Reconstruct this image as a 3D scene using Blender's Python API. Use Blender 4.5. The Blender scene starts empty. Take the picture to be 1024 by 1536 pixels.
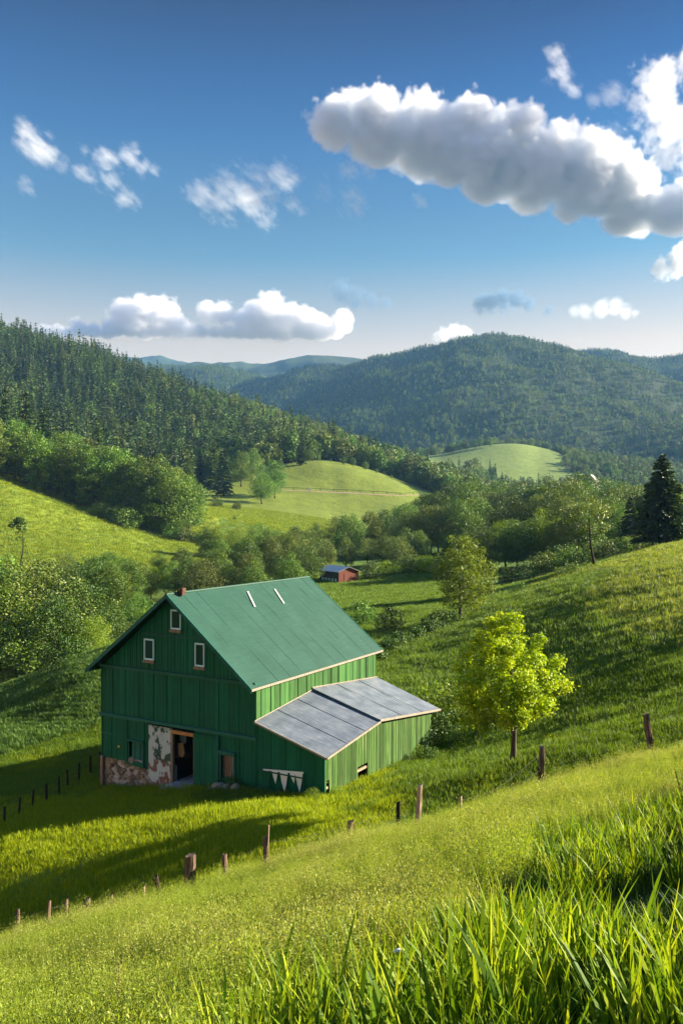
import bpy, bmesh, math, random
import numpy as np
from mathutils import Vector, Matrix, Euler
R = math.radians
rng = np.random.default_rng(7)
random.seed(7)
SC = bpy.context.scene
COL = SC.collection

# ---------------------------------------------------------------- camera
F, HX, HY = 1276.0, 512.0, 768.0          # focal length in photo pixels, centre of the 1024 x 1536 frame
cam_d = bpy.data.cameras.new('camera'); cam = bpy.data.objects.new('camera', cam_d); COL.objects.link(cam)
cam_d.sensor_fit = 'VERTICAL'; cam_d.sensor_height = 36.0; cam_d.lens = 36.0 * F / 1536.0
cam_d.clip_start = 0.1; cam_d.clip_end = 40000
cam.location = (0, 0, 0); cam.rotation_euler = (R(90), 0, 0)
SC.camera = cam
# ---------------------------------------------------------------- sky and sun
SUN_EL, SUN_AZ = R(21.0), R(77.0)          # azimuth from +Y (view direction) towards +X
W = bpy.data.worlds.new('World'); SC.world = W; W.use_nodes = True
nt = W.node_tree; bg = nt.nodes['Background']
sky = nt.nodes.new('ShaderNodeTexSky'); sky.sky_type = 'NISHITA'; sky.sun_disc = False
sky.sun_elevation = SUN_EL; sky.sun_rotation = SUN_AZ
sky.air_density = 1.0; sky.dust_density = 0.3; sky.ozone_density = 3.0; sky.altitude = 800
# sky tint: deep blue above, added bright unseen zenith to lift the shade, creamy haze layer low over the hills
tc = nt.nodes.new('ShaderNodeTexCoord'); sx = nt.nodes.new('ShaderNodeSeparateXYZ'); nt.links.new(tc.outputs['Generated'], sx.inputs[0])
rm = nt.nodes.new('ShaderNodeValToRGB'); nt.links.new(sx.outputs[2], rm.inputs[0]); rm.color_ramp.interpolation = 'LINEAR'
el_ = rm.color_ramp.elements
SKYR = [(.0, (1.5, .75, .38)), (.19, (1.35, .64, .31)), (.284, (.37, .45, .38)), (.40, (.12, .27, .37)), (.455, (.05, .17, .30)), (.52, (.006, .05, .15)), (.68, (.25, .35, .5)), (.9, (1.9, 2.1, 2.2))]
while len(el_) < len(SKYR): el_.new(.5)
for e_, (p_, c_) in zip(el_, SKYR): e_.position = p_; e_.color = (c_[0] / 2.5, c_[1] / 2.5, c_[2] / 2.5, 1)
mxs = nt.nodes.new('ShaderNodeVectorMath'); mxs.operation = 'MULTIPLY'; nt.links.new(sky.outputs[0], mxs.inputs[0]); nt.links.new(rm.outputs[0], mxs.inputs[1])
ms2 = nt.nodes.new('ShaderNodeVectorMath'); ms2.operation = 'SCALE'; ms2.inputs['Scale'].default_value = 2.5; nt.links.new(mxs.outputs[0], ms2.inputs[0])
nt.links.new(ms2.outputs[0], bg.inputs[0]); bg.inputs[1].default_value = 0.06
sun_d = bpy.data.lights.new('sun', 'SUN'); sun = bpy.data.objects.new('sun', sun_d); COL.objects.link(sun)
sun_d.energy = 5.0; sun_d.angle = R(0.5); sun_d.color = (1.0, 0.87, 0.64)
sdir = Vector((math.sin(SUN_AZ) * math.cos(SUN_EL), math.cos(SUN_AZ) * math.cos(SUN_EL), math.sin(SUN_EL)))
sun.rotation_euler = sdir.to_track_quat('Z', 'Y').to_euler(); sun.location = sdir * 300
SC.view_settings.view_transform = 'Standard'; SC.view_settings.look = 'None'
SC.view_settings.exposure = 2.4; SC.view_settings.gamma = 1.0
SC.render.engine = 'CYCLES'
cy = SC.cycles
cy.use_denoising = True; cy.denoiser = 'OPENIMAGEDENOISE'
cy.max_bounces = 10; cy.diffuse_bounces = 3; cy.glossy_bounces = 2; cy.transmission_bounces = 3
cy.transparent_max_bounces = 8; cy.volume_bounces = 8
cy.volume_step_rate = 1.0; cy.volume_max_steps = 256
cy.use_adaptive_sampling = True; cy.adaptive_threshold = 0.015
cy.sample_clamp_indirect = 6.0; cy.caustics_reflective = False; cy.caustics_refractive = False
# ---------------------------------------------------------------- small tools
def ss(a, b, x):
    t = np.clip((np.asarray(x, float) - a) / (b - a), 0, 1); return t * t * (3 - 2 * t)
def _hash(ix, iy, seed):
    h = (ix.astype(np.int64) * 374761393 + iy.astype(np.int64) * 668265263 + seed * 974711) & 0xffffffff
    h = ((h ^ (h >> 13)) * 1274126177) & 0xffffffff
    return ((h ^ (h >> 16)) & 0xffff) / 65535.0
def vnoise(x, y, seed=0):
    x = np.asarray(x, float); y = np.asarray(y, float)
    ix = np.floor(x); iy = np.floor(y); fx = x - ix; fy = y - iy
    fx = fx * fx * (3 - 2 * fx); fy = fy * fy * (3 - 2 * fy)
    a = _hash(ix, iy, seed); b = _hash(ix + 1, iy, seed); c = _hash(ix, iy + 1, seed); d = _hash(ix + 1, iy + 1, seed)
    return (a * (1 - fx) + b * fx) * (1 - fy) + (c * (1 - fx) + d * fx) * fy
def fbm(x, y, oct=4, seed=0, gain=0.5):
    s = 0; a = 1; t = 0
    for i in range(oct):
        s = s + a * (vnoise(x * 2 ** i + 13.7 * i, y * 2 ** i - 7.1 * i, seed + i) - 0.5); t += a; a *= gain
    return s / t
def inpoly(px, py, poly):
    px = np.asarray(px, float); py = np.asarray(py, float); c = np.zeros(px.shape, bool); n = len(poly)
    for i in range(n):
        x0, y0 = poly[i]; x1, y1 = poly[(i + 1) % n]
        if y0 == y1: continue
        c ^= ((y0 > py) != (y1 > py)) & (px < (x1 - x0) * (py - y0) / (y1 - y0) + x0)
    return c
def pmesh(name, V, faces, mats=(), attrs=None, smooth=False, fmat=None):
    """one mesh from numpy arrays; faces: a list of (n,3) / (n,4) index arrays"""
    me = bpy.data.meshes.new(name)
    V = np.asarray(V, np.float32).reshape(-1, 3)
    faces = [np.asarray(f, np.int32) for f in (faces if isinstance(faces, (list, tuple)) else [faces]) if len(f)]
    loops = np.concatenate([f.ravel() for f in faces]) if faces else np.zeros(0, np.int32)
    sizes = np.concatenate([np.full(len(f), f.shape[1], np.int32) for f in faces]) if faces else np.zeros(0, np.int32)
    me.vertices.add(len(V)); me.vertices.foreach_set('co', V.ravel())
    me.loops.add(len(loops)); me.loops.foreach_set('vertex_index', loops)
    me.polygons.add(len(sizes)); me.polygons.foreach_set('loop_start', np.concatenate([[0], np.cumsum(sizes)[:-1]]).astype(np.int32) if len(sizes) else [])
    me.polygons.foreach_set('loop_total', sizes) if hasattr(me.polygons[0] if len(sizes) else None, 'loop_total') and False else None
    for m in mats: me.materials.append(m)
    if fmat is not None: me.polygons.foreach_set('material_index', np.asarray(fmat, np.int32))
    me.polygons.foreach_set('use_smooth', np.full(len(sizes), bool(smooth)))
    for k, (dom, typ, dat) in (attrs or {}).items():
        a = me.attributes.new(k, typ, dom)
        a.data.foreach_set('color' if typ == 'FLOAT_COLOR' else ('vector' if typ == 'FLOAT_VECTOR' else 'value'), np.asarray(dat, np.float32 if typ != 'INT' else np.int32).ravel())
    me.update(calc_edges=True); me.validate()
    return me
def link(name, me, parent=None, loc=(0, 0, 0), rz=0.0, scale=1.0):
    o = bpy.data.objects.new(name, me); COL.objects.link(o); o.location = loc; o.rotation_euler = (0, 0, rz)
    o.scale = (scale,) * 3 if np.isscalar(scale) else scale
    if parent is not None: o.parent = parent
    return o
def tag(o, label=None, cat=None, group=None, kind=None):
    for k, v in (('label', label), ('category', cat), ('group', group), ('kind', kind)):
        if v: o[k] = v
    return o
class MB:
    """collects boxes, prisms, tubes; build() links them as one mesh object"""
    def __init__(s): s.V = []; s.Fc = []; s.m = []; s.n = 0
    def add(s, V, Fs, mi=0):
        b = s.n; s.V += [tuple(v) for v in V]; s.Fc += [tuple(i + b for i in f) for f in Fs]; s.m += [mi] * len(Fs); s.n += len(V)
    def box(s, x0, x1, y0, y1, z0, z1, mi=0):
        s.add([(x0, y0, z0), (x1, y0, z0), (x1, y1, z0), (x0, y1, z0), (x0, y0, z1), (x1, y0, z1), (x1, y1, z1), (x0, y1, z1)],
              [(0, 3, 2, 1), (4, 5, 6, 7), (0, 1, 5, 4), (1, 2, 6, 5), (2, 3, 7, 6), (3, 0, 4, 7)], mi)
    def hexa(s, P, mi=0):
        """8 points: bottom loop then top loop"""
        s.add(P, [(0, 3, 2, 1), (4, 5, 6, 7), (0, 1, 5, 4), (1, 2, 6, 5), (2, 3, 7, 6), (3, 0, 4, 7)], mi)
    def prism(s, poly, d, mi=0):
        """polygon of 3-D points extruded by vector d"""
        n = len(poly); d = Vector(d); P = [Vector(p) for p in poly]
        s.add([tuple(p) for p in P] + [tuple(p + d) for p in P], [tuple(range(n))[::-1], tuple(range(n, 2 * n))] + [(i, (i + 1) % n, n + (i + 1) % n, n + i) for i in range(n)], mi)
    def tube(s, pts, rad, n=8, mi=0, cap=True):
        pts = [Vector(p) for p in pts]; rad = [rad] * len(pts) if np.isscalar(rad) else rad
        V = []; ref = None
        for i, p in enumerate(pts):
            t = (pts[min(i + 1, len(pts) - 1)] - pts[max(i - 1, 0)]).normalized()
            if ref is None: ref = Vector((1, 0, 0)) if abs(t.x) < .8 else Vector((0, 1, 0))
            u = (ref - t * ref.dot(t)).normalized(); v = t.cross(u); ref = u
            V += [tuple(p + (u * math.cos(a) + v * math.sin(a)) * rad[i]) for a in [2 * math.pi * j / n for j in range(n)]]
        Fs = [(i * n + j, i * n + (j + 1) % n, (i + 1) * n + (j + 1) % n, (i + 1) * n + j) for i in range(len(pts) - 1) for j in range(n)]
        if cap: Fs += [tuple(range(n))[::-1], tuple(range((len(pts) - 1) * n, len(pts) * n))]
        s.add(V, Fs, mi)
    def mesh(s, name, mats, smooth=False):
        me = bpy.data.meshes.new(name); me.from_pydata(s.V, [], s.Fc)
        for m in (mats if isinstance(mats, (list, tuple)) else [mats]): me.materials.append(m)
        me.polygons.foreach_set('material_index', s.m)
        if smooth: me.polygons.foreach_set('use_smooth', [True] * len(s.Fc))
        me.update(); return me
    def build(s, name, mats, parent=None, smooth=False, **k):
        return link(name, s.mesh(name, mats, smooth), parent, **k)

# ---------------------------------------------------------------- materials
class MT:
    def __init__(s, name):
        s.m = bpy.data.materials.new(name); s.m.use_nodes = True; s.t = s.m.node_tree; s.n = s.t.nodes
        s.b = s.n['Principled BSDF']; s.out = s.n['Material Output']
    def N(s, typ, **k):
        n = s.n.new(typ)
        for a, v in k.items(): setattr(n, a, v)
        return n
    def L(s, a, b): s.t.links.new(a, b)
    def coord(s, kind='Object', scale=(1, 1, 1), rot=(0, 0, 0)):
        c = s.N('ShaderNodeTexCoord'); mp = s.N('ShaderNodeMapping'); mp.inputs['Scale'].default_value = scale; mp.inputs['Rotation'].default_value = rot
        s.L(c.outputs[kind], mp.inputs[0]); return mp.outputs[0]
    def noise(s, vec, scale, detail=4, rough=.55):
        t = s.N('ShaderNodeTexNoise'); t.inputs['Scale'].default_value = scale; t.inputs['Detail'].default_value = detail; t.inputs['Roughness'].default_value = rough
        if vec is not None: s.L(vec, t.inputs['Vector'])
        return t.outputs['Fac']
    def ramp(s, fac, stops):
        r = s.N('ShaderNodeValToRGB'); e = r.color_ramp.elements
        while len(e) < len(stops): e.new(0.5)
        for i, (p, c) in enumerate(stops): e[i].position = p; e[i].color = (*c, 1) if len(c) == 3 else c
        s.L(fac, r.inputs[0]); return r.outputs[0]
    def mix(s, fac, a, b, typ='MIX'):
        x = s.N('ShaderNodeMix', data_type='RGBA', blend_type=typ)
        for i, v in ((0, fac), (6, a), (7, b)):
            if hasattr(v, 'links') or hasattr(v, 'is_linked'): s.L(v, x.inputs[i])
            elif isinstance(v, (int, float)): x.inputs[i].default_value = v
            else: x.inputs[i].default_value = (*v, 1)
        return x.outputs[2]
    def math(s, op, a, b=0.0, clamp=False):
        x = s.N('ShaderNodeMath', operation=op, use_clamp=clamp)
        for i, v in ((0, a), (1, b)):
            if hasattr(v, 'is_linked'): s.L(v, x.inputs[i])
            else: x.inputs[i].default_value = v
        return x.outputs[0]
    def attr(s, name, out='Color'):
        a = s.N('ShaderNodeAttribute', attribute_name=name); return a.outputs[out]
    def bump(s, h, strength=.3, dist=.02):
        b = s.N('ShaderNodeBump'); b.inputs['Strength'].default_value = strength; b.inputs['Distance'].default_value = dist
        s.L(h, b.inputs['Height']); s.L(b.outputs[0], s.b.inputs['Normal'])
    def color(s, c):
        if hasattr(c, 'is_linked'): s.L(c, s.b.inputs['Base Color'])
        else: s.b.inputs['Base Color'].default_value = (*c, 1)
    def rough(s, r, spec=.3):
        if hasattr(r, 'is_linked'): s.L(r, s.b.inputs['Roughness'])
        else: s.b.inputs['Roughness'].default_value = r
        s.b.inputs['Specular IOR Level'].default_value = spec
def leaf_mat(name, c0, c1, c2, trans=.4, objvar=.25, hue=None):
    """leaf: colour by a per-leaf value and a per-plant value, part of the light passes through"""
    t = MT(name)
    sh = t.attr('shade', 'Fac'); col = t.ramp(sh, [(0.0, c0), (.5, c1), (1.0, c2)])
    oi = t.N('ShaderNodeObjectInfo')
    hsv = t.N('ShaderNodeHueSaturation'); t.L(col, hsv.inputs['Color'])
    t.L(t.math('ADD', t.math('MULTIPLY', oi.outputs['Random'], objvar * .07), .5 - objvar * .025), hsv.inputs['Hue'])
    r2 = t.math('FRACT', t.math('MULTIPLY', oi.outputs['Random'], 7.31))
    t.L(t.math('ADD', t.math('MULTIPLY', r2, objvar * 2.0), 1 - objvar), hsv.inputs['Value'])
    c = hsv.outputs[0]
    t.L(c, t.b.inputs['Base Color']); t.rough(.55, .25)
    tr = t.N('ShaderNodeBsdfTranslucent'); 
    t.L(t.mix(1.0, c, (1.0, .95, .35), 'MULTIPLY'), tr.inputs[0])
    tr2 = t.mix(.0, c, c)
    mx = t.N('ShaderNodeMixShader'); mx.inputs[0].default_value = trans
    t.L(t.b.outputs[0], mx.inputs[1]); t.L(tr.outputs[0], mx.inputs[2]); t.L(mx.outputs[0], t.out.inputs[0])
    return t.m
# ---------------------------------------------------------------- the land: one height field  z(X, Y)
PXC = np.array([-220, 0, 128, 256, 384, 512, 640, 768, 896, 1024, 1240], float)
UC = (PXC - HX) / F
def plane_py(Y): return HY - F * (-1.5 / Y + .28 * UC - .345)
ROWS = {
 36: [1363, 1317, 1289, 1262, 1237, 1228, 1194, 1151, 1114, 1080, 1020],
 42: [1294, 1251, 1230, 1211, 1200, 1192, 1166, 1130, 1088, 1045, 975],
 52: [1217, 1186, 1168, 1152, 1138, 1130, 1128, 1085, 1040, 990, 910],
 64: [1147, 1120, 1096, 1080, 1070, 1068, 1058, 1020, 975, 930, 860],
 80: [1080, 1052, 1006, 988, 1000, 1008, 995, 962, 918, 880, 830],
 90: [1055, 1032, 985, 952, 975, 980, 962, 925, 885, 850, 815],
 105: [1060, 1045, 1010, 975, 955, 948, 935, 900, 863, 832, 805],
 130: [1000, 985, 960, 935, 920, 912, 905, 885, 846, 815, 795],
 160: [915, 905, 900, 895, 893, 888, 880, 866, 848, 822, 800],
 200: [860, 862, 858, 855, 860, 860, 853, 845, 838, 825, 815],
 240: [765, 795, 818, 838, 845, 840, 836, 832, 825, 820, 815],
 280: [660, 725, 772, 815, 830, 825, 822, 818, 815, 812, 810],
 330: [640, 700, 738, 758, 788, 805, 805, 803, 800, 800, 800],
 380: [625, 690, 735, 752, 775, 790, 795, 800, 795, 795, 795],
 440: [600, 680, 722, 745, 758, 775, 785, 785, 785, 785, 785],
 500: [580, 665, 700, 730, 732, 745, 762, 775, 775, 775, 775],
 560: [560, 640, 680, 710, 703, 700, 738, 762, 762, 762, 762],
 700: [530, 605, 632, 660, 675, 690, 730, 755, 755, 755, 755],
 950: [470, 512, 540, 590, 630, 672, 716, 732, 738, 738, 738],
 1100: [500, 520, 555, 605, 648, 684, 697, 690, 708, 724, 730],
 1250: [530, 545, 580, 630, 664, 692, 684, 664, 692, 708, 715],
 1450: [560, 580, 610, 650, 680, 696, 691, 674, 696, 704, 705],
 1700: [600, 620, 640, 660, 685, 692, 692, 690, 686, 680, 680],
 2300: [640, 640, 650, 665, 680, 685, 685, 685, 685, 680, 680],
 9000: [740] * 11}
_RY = [-6.0, 0.0, 3, 6, 10, 16, 22, 27, 31]
_Z = [[-1.5 + .28 * u * max(y, 0) + .28 * (u * 6 if y < 0 else 0) - .345 * y for u in UC] for y in _RY]
_ys = list(_RY)
for y, row in ROWS.items():
    _ys.append(float(y)); _Z.append([(HY - p) / F * y for p in row])
_ys = np.array(_ys); _Z = np.array(_Z)
def pchip_rows(xs, Zt, xq):
    h = np.diff(xs)[:, None]; d = np.diff(Zt, axis=0) / h
    m = np.zeros_like(Zt)
    w1 = 2 * h[1:] + h[:-1]; w2 = h[1:] + 2 * h[:-1]
    with np.errstate(all='ignore'):
        hm = (w1 + w2) / (w1 / d[:-1] + w2 / d[1:])
    m[1:-1] = np.where(d[:-1] * d[1:] > 0, hm, 0); m[0] = d[0]; m[-1] = d[-1]
    i = np.clip(np.searchsorted(xs, xq) - 1, 0, len(xs) - 2); t = ((xq - xs[i]) / (xs[i + 1] - xs[i]))[:, None]
    hh = h[i]; return (2 * t**3 - 3 * t**2 + 1) * Zt[i] + (t**3 - 2 * t**2 + t) * hh * m[i] + (-2 * t**3 + 3 * t**2) * Zt[i + 1] + (t**3 - t**2) * hh * m[i + 1]
# grid in  p = X / (Y + 8)  and  q = ln(Y + 8)
NP_, NQ = 520, 560
PG = np.linspace(-.74, .74, NP_); QG = np.linspace(math.log(3.0), math.log(9008.0), NQ)
YG = np.exp(QG) - 8
_zy = pchip_rows(_ys, _Z, np.clip(YG, -6, 9000))          # NQ x 11
PP, QQ = np.meshgrid(PG, QG); GY = np.exp(QQ) - 8; GX = PP * (GY + 8)
def cubic_cols(u_cols, rows, uq):
    """smooth interpolation of each row at its own query values (NQ x n)"""
    Zt = rows.T; h = np.diff(u_cols)[:, None]; d = np.diff(Zt, axis=0) / h
    m = np.zeros_like(Zt); m[1:-1] = (d[:-1] * h[1:] + d[1:] * h[:-1]) / (h[1:] + h[:-1]); m[0] = d[0]; m[-1] = d[-1]
    uq = np.clip(uq, u_cols[0] - .12, u_cols[-1] + .12)
    i = np.clip(np.searchsorted(u_cols, uq) - 1, 0, len(u_cols) - 2); r = np.arange(rows.shape[0])[:, None]
    x = uq - u_cols[i]; hh = u_cols[i + 1] - u_cols[i]; t = x / hh
    z0 = Zt[i, r]; z1 = Zt[i + 1, r]; m0 = m[i, r]; m1 = m[i + 1, r]
    y = (2 * t**3 - 3 * t**2 + 1) * z0 + (t**3 - 2 * t**2 + t) * hh * m0 + (-2 * t**3 + 3 * t**2) * z1 + (t**3 - t**2) * hh * m1
    y = np.where(t < 0, z0 + m0 * x, y); return np.where(t > 1, z1 + m1 * (uq - u_cols[i + 1]), y)
_uq = GX / np.maximum(GY, 14.0)
GZ = cubic_cols(UC, _zy, _uq)
_near = -1.5 + .28 * GX - .345 * GY                      # the hillside under the camera is one plane
GZ = np.where(GY < 29, _near, GZ * ss(29, 33, GY) + _near * (1 - ss(29, 33, GY)))
_amp = np.where(GY < 25, .05, np.interp(GY, [25, 60, 200, 600, 2000], [.10, .22, .6, 3.0, 8.0]))
GZ = GZ + _amp * fbm(GX / np.maximum(4, GY * .10), GY / np.maximum(4, GY * .10), 3, 5)
# mountains: crest lines (px, py, distance); the land falls away from each crest
def ridge(pts, k, noise=20, wl=210, seed=0, kb=None, rnd=60.0):
    global GZ
    P = np.array([((px - HX) / F * y, y, (HY - py) / F * y) for px, py, y in pts])
    best = np.full(GX.shape, -1e9); msk = GY > 600
    X = GX[msk]; Y = GY[msk]
    wx = fbm(X / 420, Y / 420, 3, seed + 91) * 150; wy = fbm(X / 420 + 9, Y / 420, 3, seed + 92) * 150
    b = np.full(X.shape, -1e9)
    for a, c in zip(P[:-1], P[1:]):
        d = c[:2] - a[:2]; t = np.clip(((X - a[0]) * d[0] + (Y - a[1]) * d[1]) / (d @ d), 0, 1)
        dx = X - (a[0] + t * d[0]); dy = Y - (a[1] + t * d[1]); r0 = np.hypot(dx, dy)
        dd = np.hypot(dx + wx * ss(30, 260, r0), dy + wy * ss(30, 260, r0))
        zz = a[2] + t * (c[2] - a[2]) - k * (np.sqrt(dd ** 2 + rnd ** 2) - rnd)
        b = np.maximum(b, zz)
    e = 1 - np.abs(fbm(X / wl, Y / wl, 4, seed)) * 4
    b = b + noise * (e - .5)
    z = GZ[msk]; s = 12.0                                  # smooth maximum
    GZ[msk] = np.maximum(z, b) + s * np.exp(-np.abs(z - b) / s) * .5
MAIN = [(330, 610, 2700), (400, 572, 2700), (470, 556, 2700), (540, 545, 2650), (600, 536, 2600), (650, 526, 2550), (700, 513, 2500), (740, 508, 2480), (790, 518, 2450), (835, 533, 2350), (880, 556, 2250), (935, 588, 2150), (1000, 626, 2050), (1060, 650, 2000)]
ridge(MAIN, .46, seed=1)
ridge([(740, 508, 2480), (715, 545, 2280), (700, 590, 2080), (690, 630, 1900)], .62, seed=2)
ridge([(790, 518, 2450), (770, 556, 2260), (748, 598, 2080)], .7, seed=21)
ridge([(650, 526, 2550), (628, 570, 2350), (610, 618, 2130)], .66, seed=22)
ridge([(880, 556, 2250), (862, 590, 2080), (850, 622, 1930)], .66, seed=23)
ridge([(600, 536, 2600), (560, 580, 2350), (545, 625, 2100)], .5, seed=3)
ridge([(470, 556, 2700), (455, 590, 2450), (440, 630, 2200)], .5, seed=13)
ridge([(835, 533, 2350), (800, 580, 2150), (790, 622, 1950)], .62, seed=4)
ridge([(640, 622, 1950), (700, 592, 1950), (765, 588, 1950), (830, 604, 1950), (890, 628, 1900), (940, 646, 1850)], .5, seed=5)
ridge([(760, 690, 3700), (800, 540, 3300), (860, 531, 3200), (905, 528, 3150), (925, 533, 3100), (980, 537, 3050), (1040, 532, 3000), (1200, 520, 2900)], .42, seed=6)
ridge([(905, 528, 3150), (960, 575, 2800), (1020, 610, 2500)], .55, seed=16)
ridge([(860, 656, 1750), (930, 648, 1750), (1000, 640, 1700), (1080, 634, 1650), (1240, 610, 1600)], .42, seed=7, noise=8)
ridge([(120, 560, 5600), (200, 537, 5600), (235, 535, 5600), (290, 546, 5600), (360, 560, 5600)], .3, seed=8)
ridge([(230, 560, 4300), (300, 545, 4300), (400, 546, 4300), (470, 535, 4200), (540, 541, 4200), (640, 560, 4200)], .35, seed=9)
ridge([(200, 556, 3300), (250, 552, 3300), (310, 551, 3200), (350, 562, 3100), (395, 585, 2900), (440, 612, 2700)], .42, seed=10)

def ground(X, Y):
    X = np.asarray(X, float); Y = np.asarray(Y, float)
    p = X / (Y + 8); q = np.log(Y + 8)
    a = np.clip((p - PG[0]) / (PG[1] - PG[0]), 0, NP_ - 1.001); b = np.clip((q - QG[0]) / (QG[1] - QG[0]), 0, NQ - 1.001)
    i = a.astype(int); j = b.astype(int); fa = a - i; fb = b - j
    return (GZ[j, i] * (1 - fa) + GZ[j, i + 1] * fa) * (1 - fb) + (GZ[j + 1, i] * (1 - fa) + GZ[j + 1, i + 1] * fa) * fb
def gz(x, y): return float(ground(np.array([x]), np.array([y]))[0])
def at(px, Y, dz=0.0):
    x = (px - HX) / F * Y; return Vector((x, Y, gz(x, Y) + dz))
_YS = np.exp(np.linspace(math.log(3), math.log(7000), 4000))
def hit(px, py, y0=3.0, y1=7000.0):
    """the point of the land seen at a photo pixel, first beyond distance y0"""
    u = (px - HX) / F; ys = _YS[(_YS >= y0) & (_YS <= y1)]
    d = (HY - py) / F * ys - ground(u * ys, ys)
    k = np.argmax(d < 0)
    y = ys[k] if (d < 0).any() else ys[-1]
    return Vector((u * y, y, gz(u * y, y)))
def proj(X, Y, Z): return HX + F * X / Y, HY - F * Z / Y

# zones of ground colour (bare earth and low plants of different kinds)
GPX = np.where(GY > 2, HX + F * GX / np.maximum(GY, 2), HX); GPY = HY - F * GZ / np.maximum(GY, 2)
FOREST = {
 'hill': [(-900, 3000), (-900, -500), (640, -500), (700, 2000)],
}
def forest_mask(X, Y):
    """1 where closed forest stands: left hillside, wood beyond, mountains"""
    px = HX + F * X / np.maximum(Y, 2)
    n = fbm(X / 60, Y / 60, 3, 41) * 60
    edge = np.interp(px, [-400, 0, 128, 200, 256, 300, 345, 400, 440, 500, 560, 620, 660, 700, 3000], [360, 370, 400, 440, 500, 535, 560, 545, 575, 610, 620, 600, 560, 540, 540])
    m = (Y > edge + n * .25)
    # clearings on the hill in the middle distance
    hillmd = (np.hypot((px - 728) / 122, (Y - 1165) / 135) < 1 + .3 * fbm(px / 40, Y / 60, 2, 44)) | (np.hypot((px - 800) / 62, (Y - 1040) / 70) < 1) | (np.hypot((px - 665) / 62, (Y - 1110) / 120) < 1)
    copse = (np.hypot((px - 640) / 30, (Y - 1270) / 30) < 1)
    m &= ~(hillmd & ~copse)
    return m
_cz = np.zeros(GX.shape + (4,)); _cz[..., 3] = 1
def paint(mask, c): _cz[mask] = (*c, 1)
paint(np.ones_like(GX, bool), (.085, .125, .022))                                       # meadow
paint(GY < 31, (.06, .085, .018))                                                       # thatch under tall weeds
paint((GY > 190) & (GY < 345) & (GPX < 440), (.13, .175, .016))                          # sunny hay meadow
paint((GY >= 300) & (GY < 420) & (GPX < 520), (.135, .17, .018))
paint((GY >= 395) & (GY < 640), (.11, .145, .022))
paint((GY >= 60) & (GY < 100) & (GPX < 180), (.05, .09, .02))
paint((GY >= 100) & (GY < 330) & (GPX > 330), (.07, .12, .02))
paint((GY >= 940) & (GY < 1400), (.12, .165, .04))
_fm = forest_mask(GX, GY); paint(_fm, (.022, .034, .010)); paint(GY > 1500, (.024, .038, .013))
_cz[..., :3] *= (1 + .35 * fbm(GX / 24, GY / 30, 3, 171) * (GY < 700))[..., None]
_cz[..., :3] *= (1 + .55 * fbm(GX / np.maximum(3, GY * .02), GY / np.maximum(3, GY * .05), 4, 71))[..., None]
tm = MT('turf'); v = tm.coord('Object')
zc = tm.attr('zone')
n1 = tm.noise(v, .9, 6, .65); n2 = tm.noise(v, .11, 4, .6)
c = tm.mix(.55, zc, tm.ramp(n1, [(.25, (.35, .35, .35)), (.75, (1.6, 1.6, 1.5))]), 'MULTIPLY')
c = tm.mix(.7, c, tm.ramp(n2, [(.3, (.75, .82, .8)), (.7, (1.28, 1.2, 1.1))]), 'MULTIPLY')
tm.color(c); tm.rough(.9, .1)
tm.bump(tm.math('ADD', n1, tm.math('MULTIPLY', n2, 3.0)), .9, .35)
idx = np.arange(NP_ * NQ).reshape(NQ, NP_)
quads = np.stack([idx[:-1, :-1], idx[:-1, 1:], idx[1:, 1:], idx[1:, :-1]], -1).reshape(-1, 4)
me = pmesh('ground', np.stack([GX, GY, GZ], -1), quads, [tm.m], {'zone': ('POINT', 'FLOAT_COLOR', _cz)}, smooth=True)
land = tag(link('ground', me), kind='structure')
# ---------------------------------------------------------------- barn
def paint_mat(name, c_dark, c_mid, c_worn, wear=.5, rough=.62, vscale=(5, 5, .35), island=.35):
    t = MT(name); v = t.coord('Object', vscale)
    n = t.noise(v, 2.2, 6, .7); n2 = t.noise(t.coord('Object', (1, 1, 1)), .8, 4, .6)
    geo = t.N('ShaderNodeNewGeometry')
    c = t.ramp(n, [(.25, c_dark), (.5, c_mid), (.95 - .4 * wear, c_worn)])
    isl = geo.outputs['Random Per Island']
    c = t.mix(1.0, c, t.ramp(isl, [(0, (1 - island,) * 3), (1, (1 + island,) * 3)]), 'MULTIPLY')
    c = t.mix(.5, c, t.ramp(n2, [(.3, (.75, .75, .75)), (.7, (1.2, 1.2, 1.2))]), 'MULTIPLY')
    t.color(c); t.rough(rough, .10); t.bump(n, .35, .01)
    return t.m
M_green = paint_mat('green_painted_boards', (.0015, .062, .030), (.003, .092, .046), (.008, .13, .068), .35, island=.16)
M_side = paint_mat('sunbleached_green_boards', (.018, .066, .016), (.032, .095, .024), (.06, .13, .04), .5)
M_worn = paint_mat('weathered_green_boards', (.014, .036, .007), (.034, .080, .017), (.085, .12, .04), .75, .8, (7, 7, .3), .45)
M_trimg = paint_mat('green_trim', (.008, .06, .045), (.014, .095, .07), (.03, .14, .11), .4)
M_pale = paint_mat('pale_trim', (.13, .11, .085), (.20, .175, .14), (.29, .26, .215), .5)
M_white = paint_mat('white_window_paint', (.24, .44, .46), (.33, .56, .59), (.42, .64, .67), .5)
M_oldwood = paint_mat('old_grey_wood', (.09, .07, .05), (.17, .13, .09), (.27, .22, .16), .6)
M_orange = paint_mat('raw_lumber', (.25, .12, .04), (.38, .2, .07), (.5, .3, .12), .5)
t = MT('green_sheet_roof'); v = t.coord('Object', (1, 1, 1)); n = t.noise(v, .55, 5, .6); n2 = t.noise(t.coord('Object', (4, .5, 4)), 2.0, 5, .7)
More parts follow.
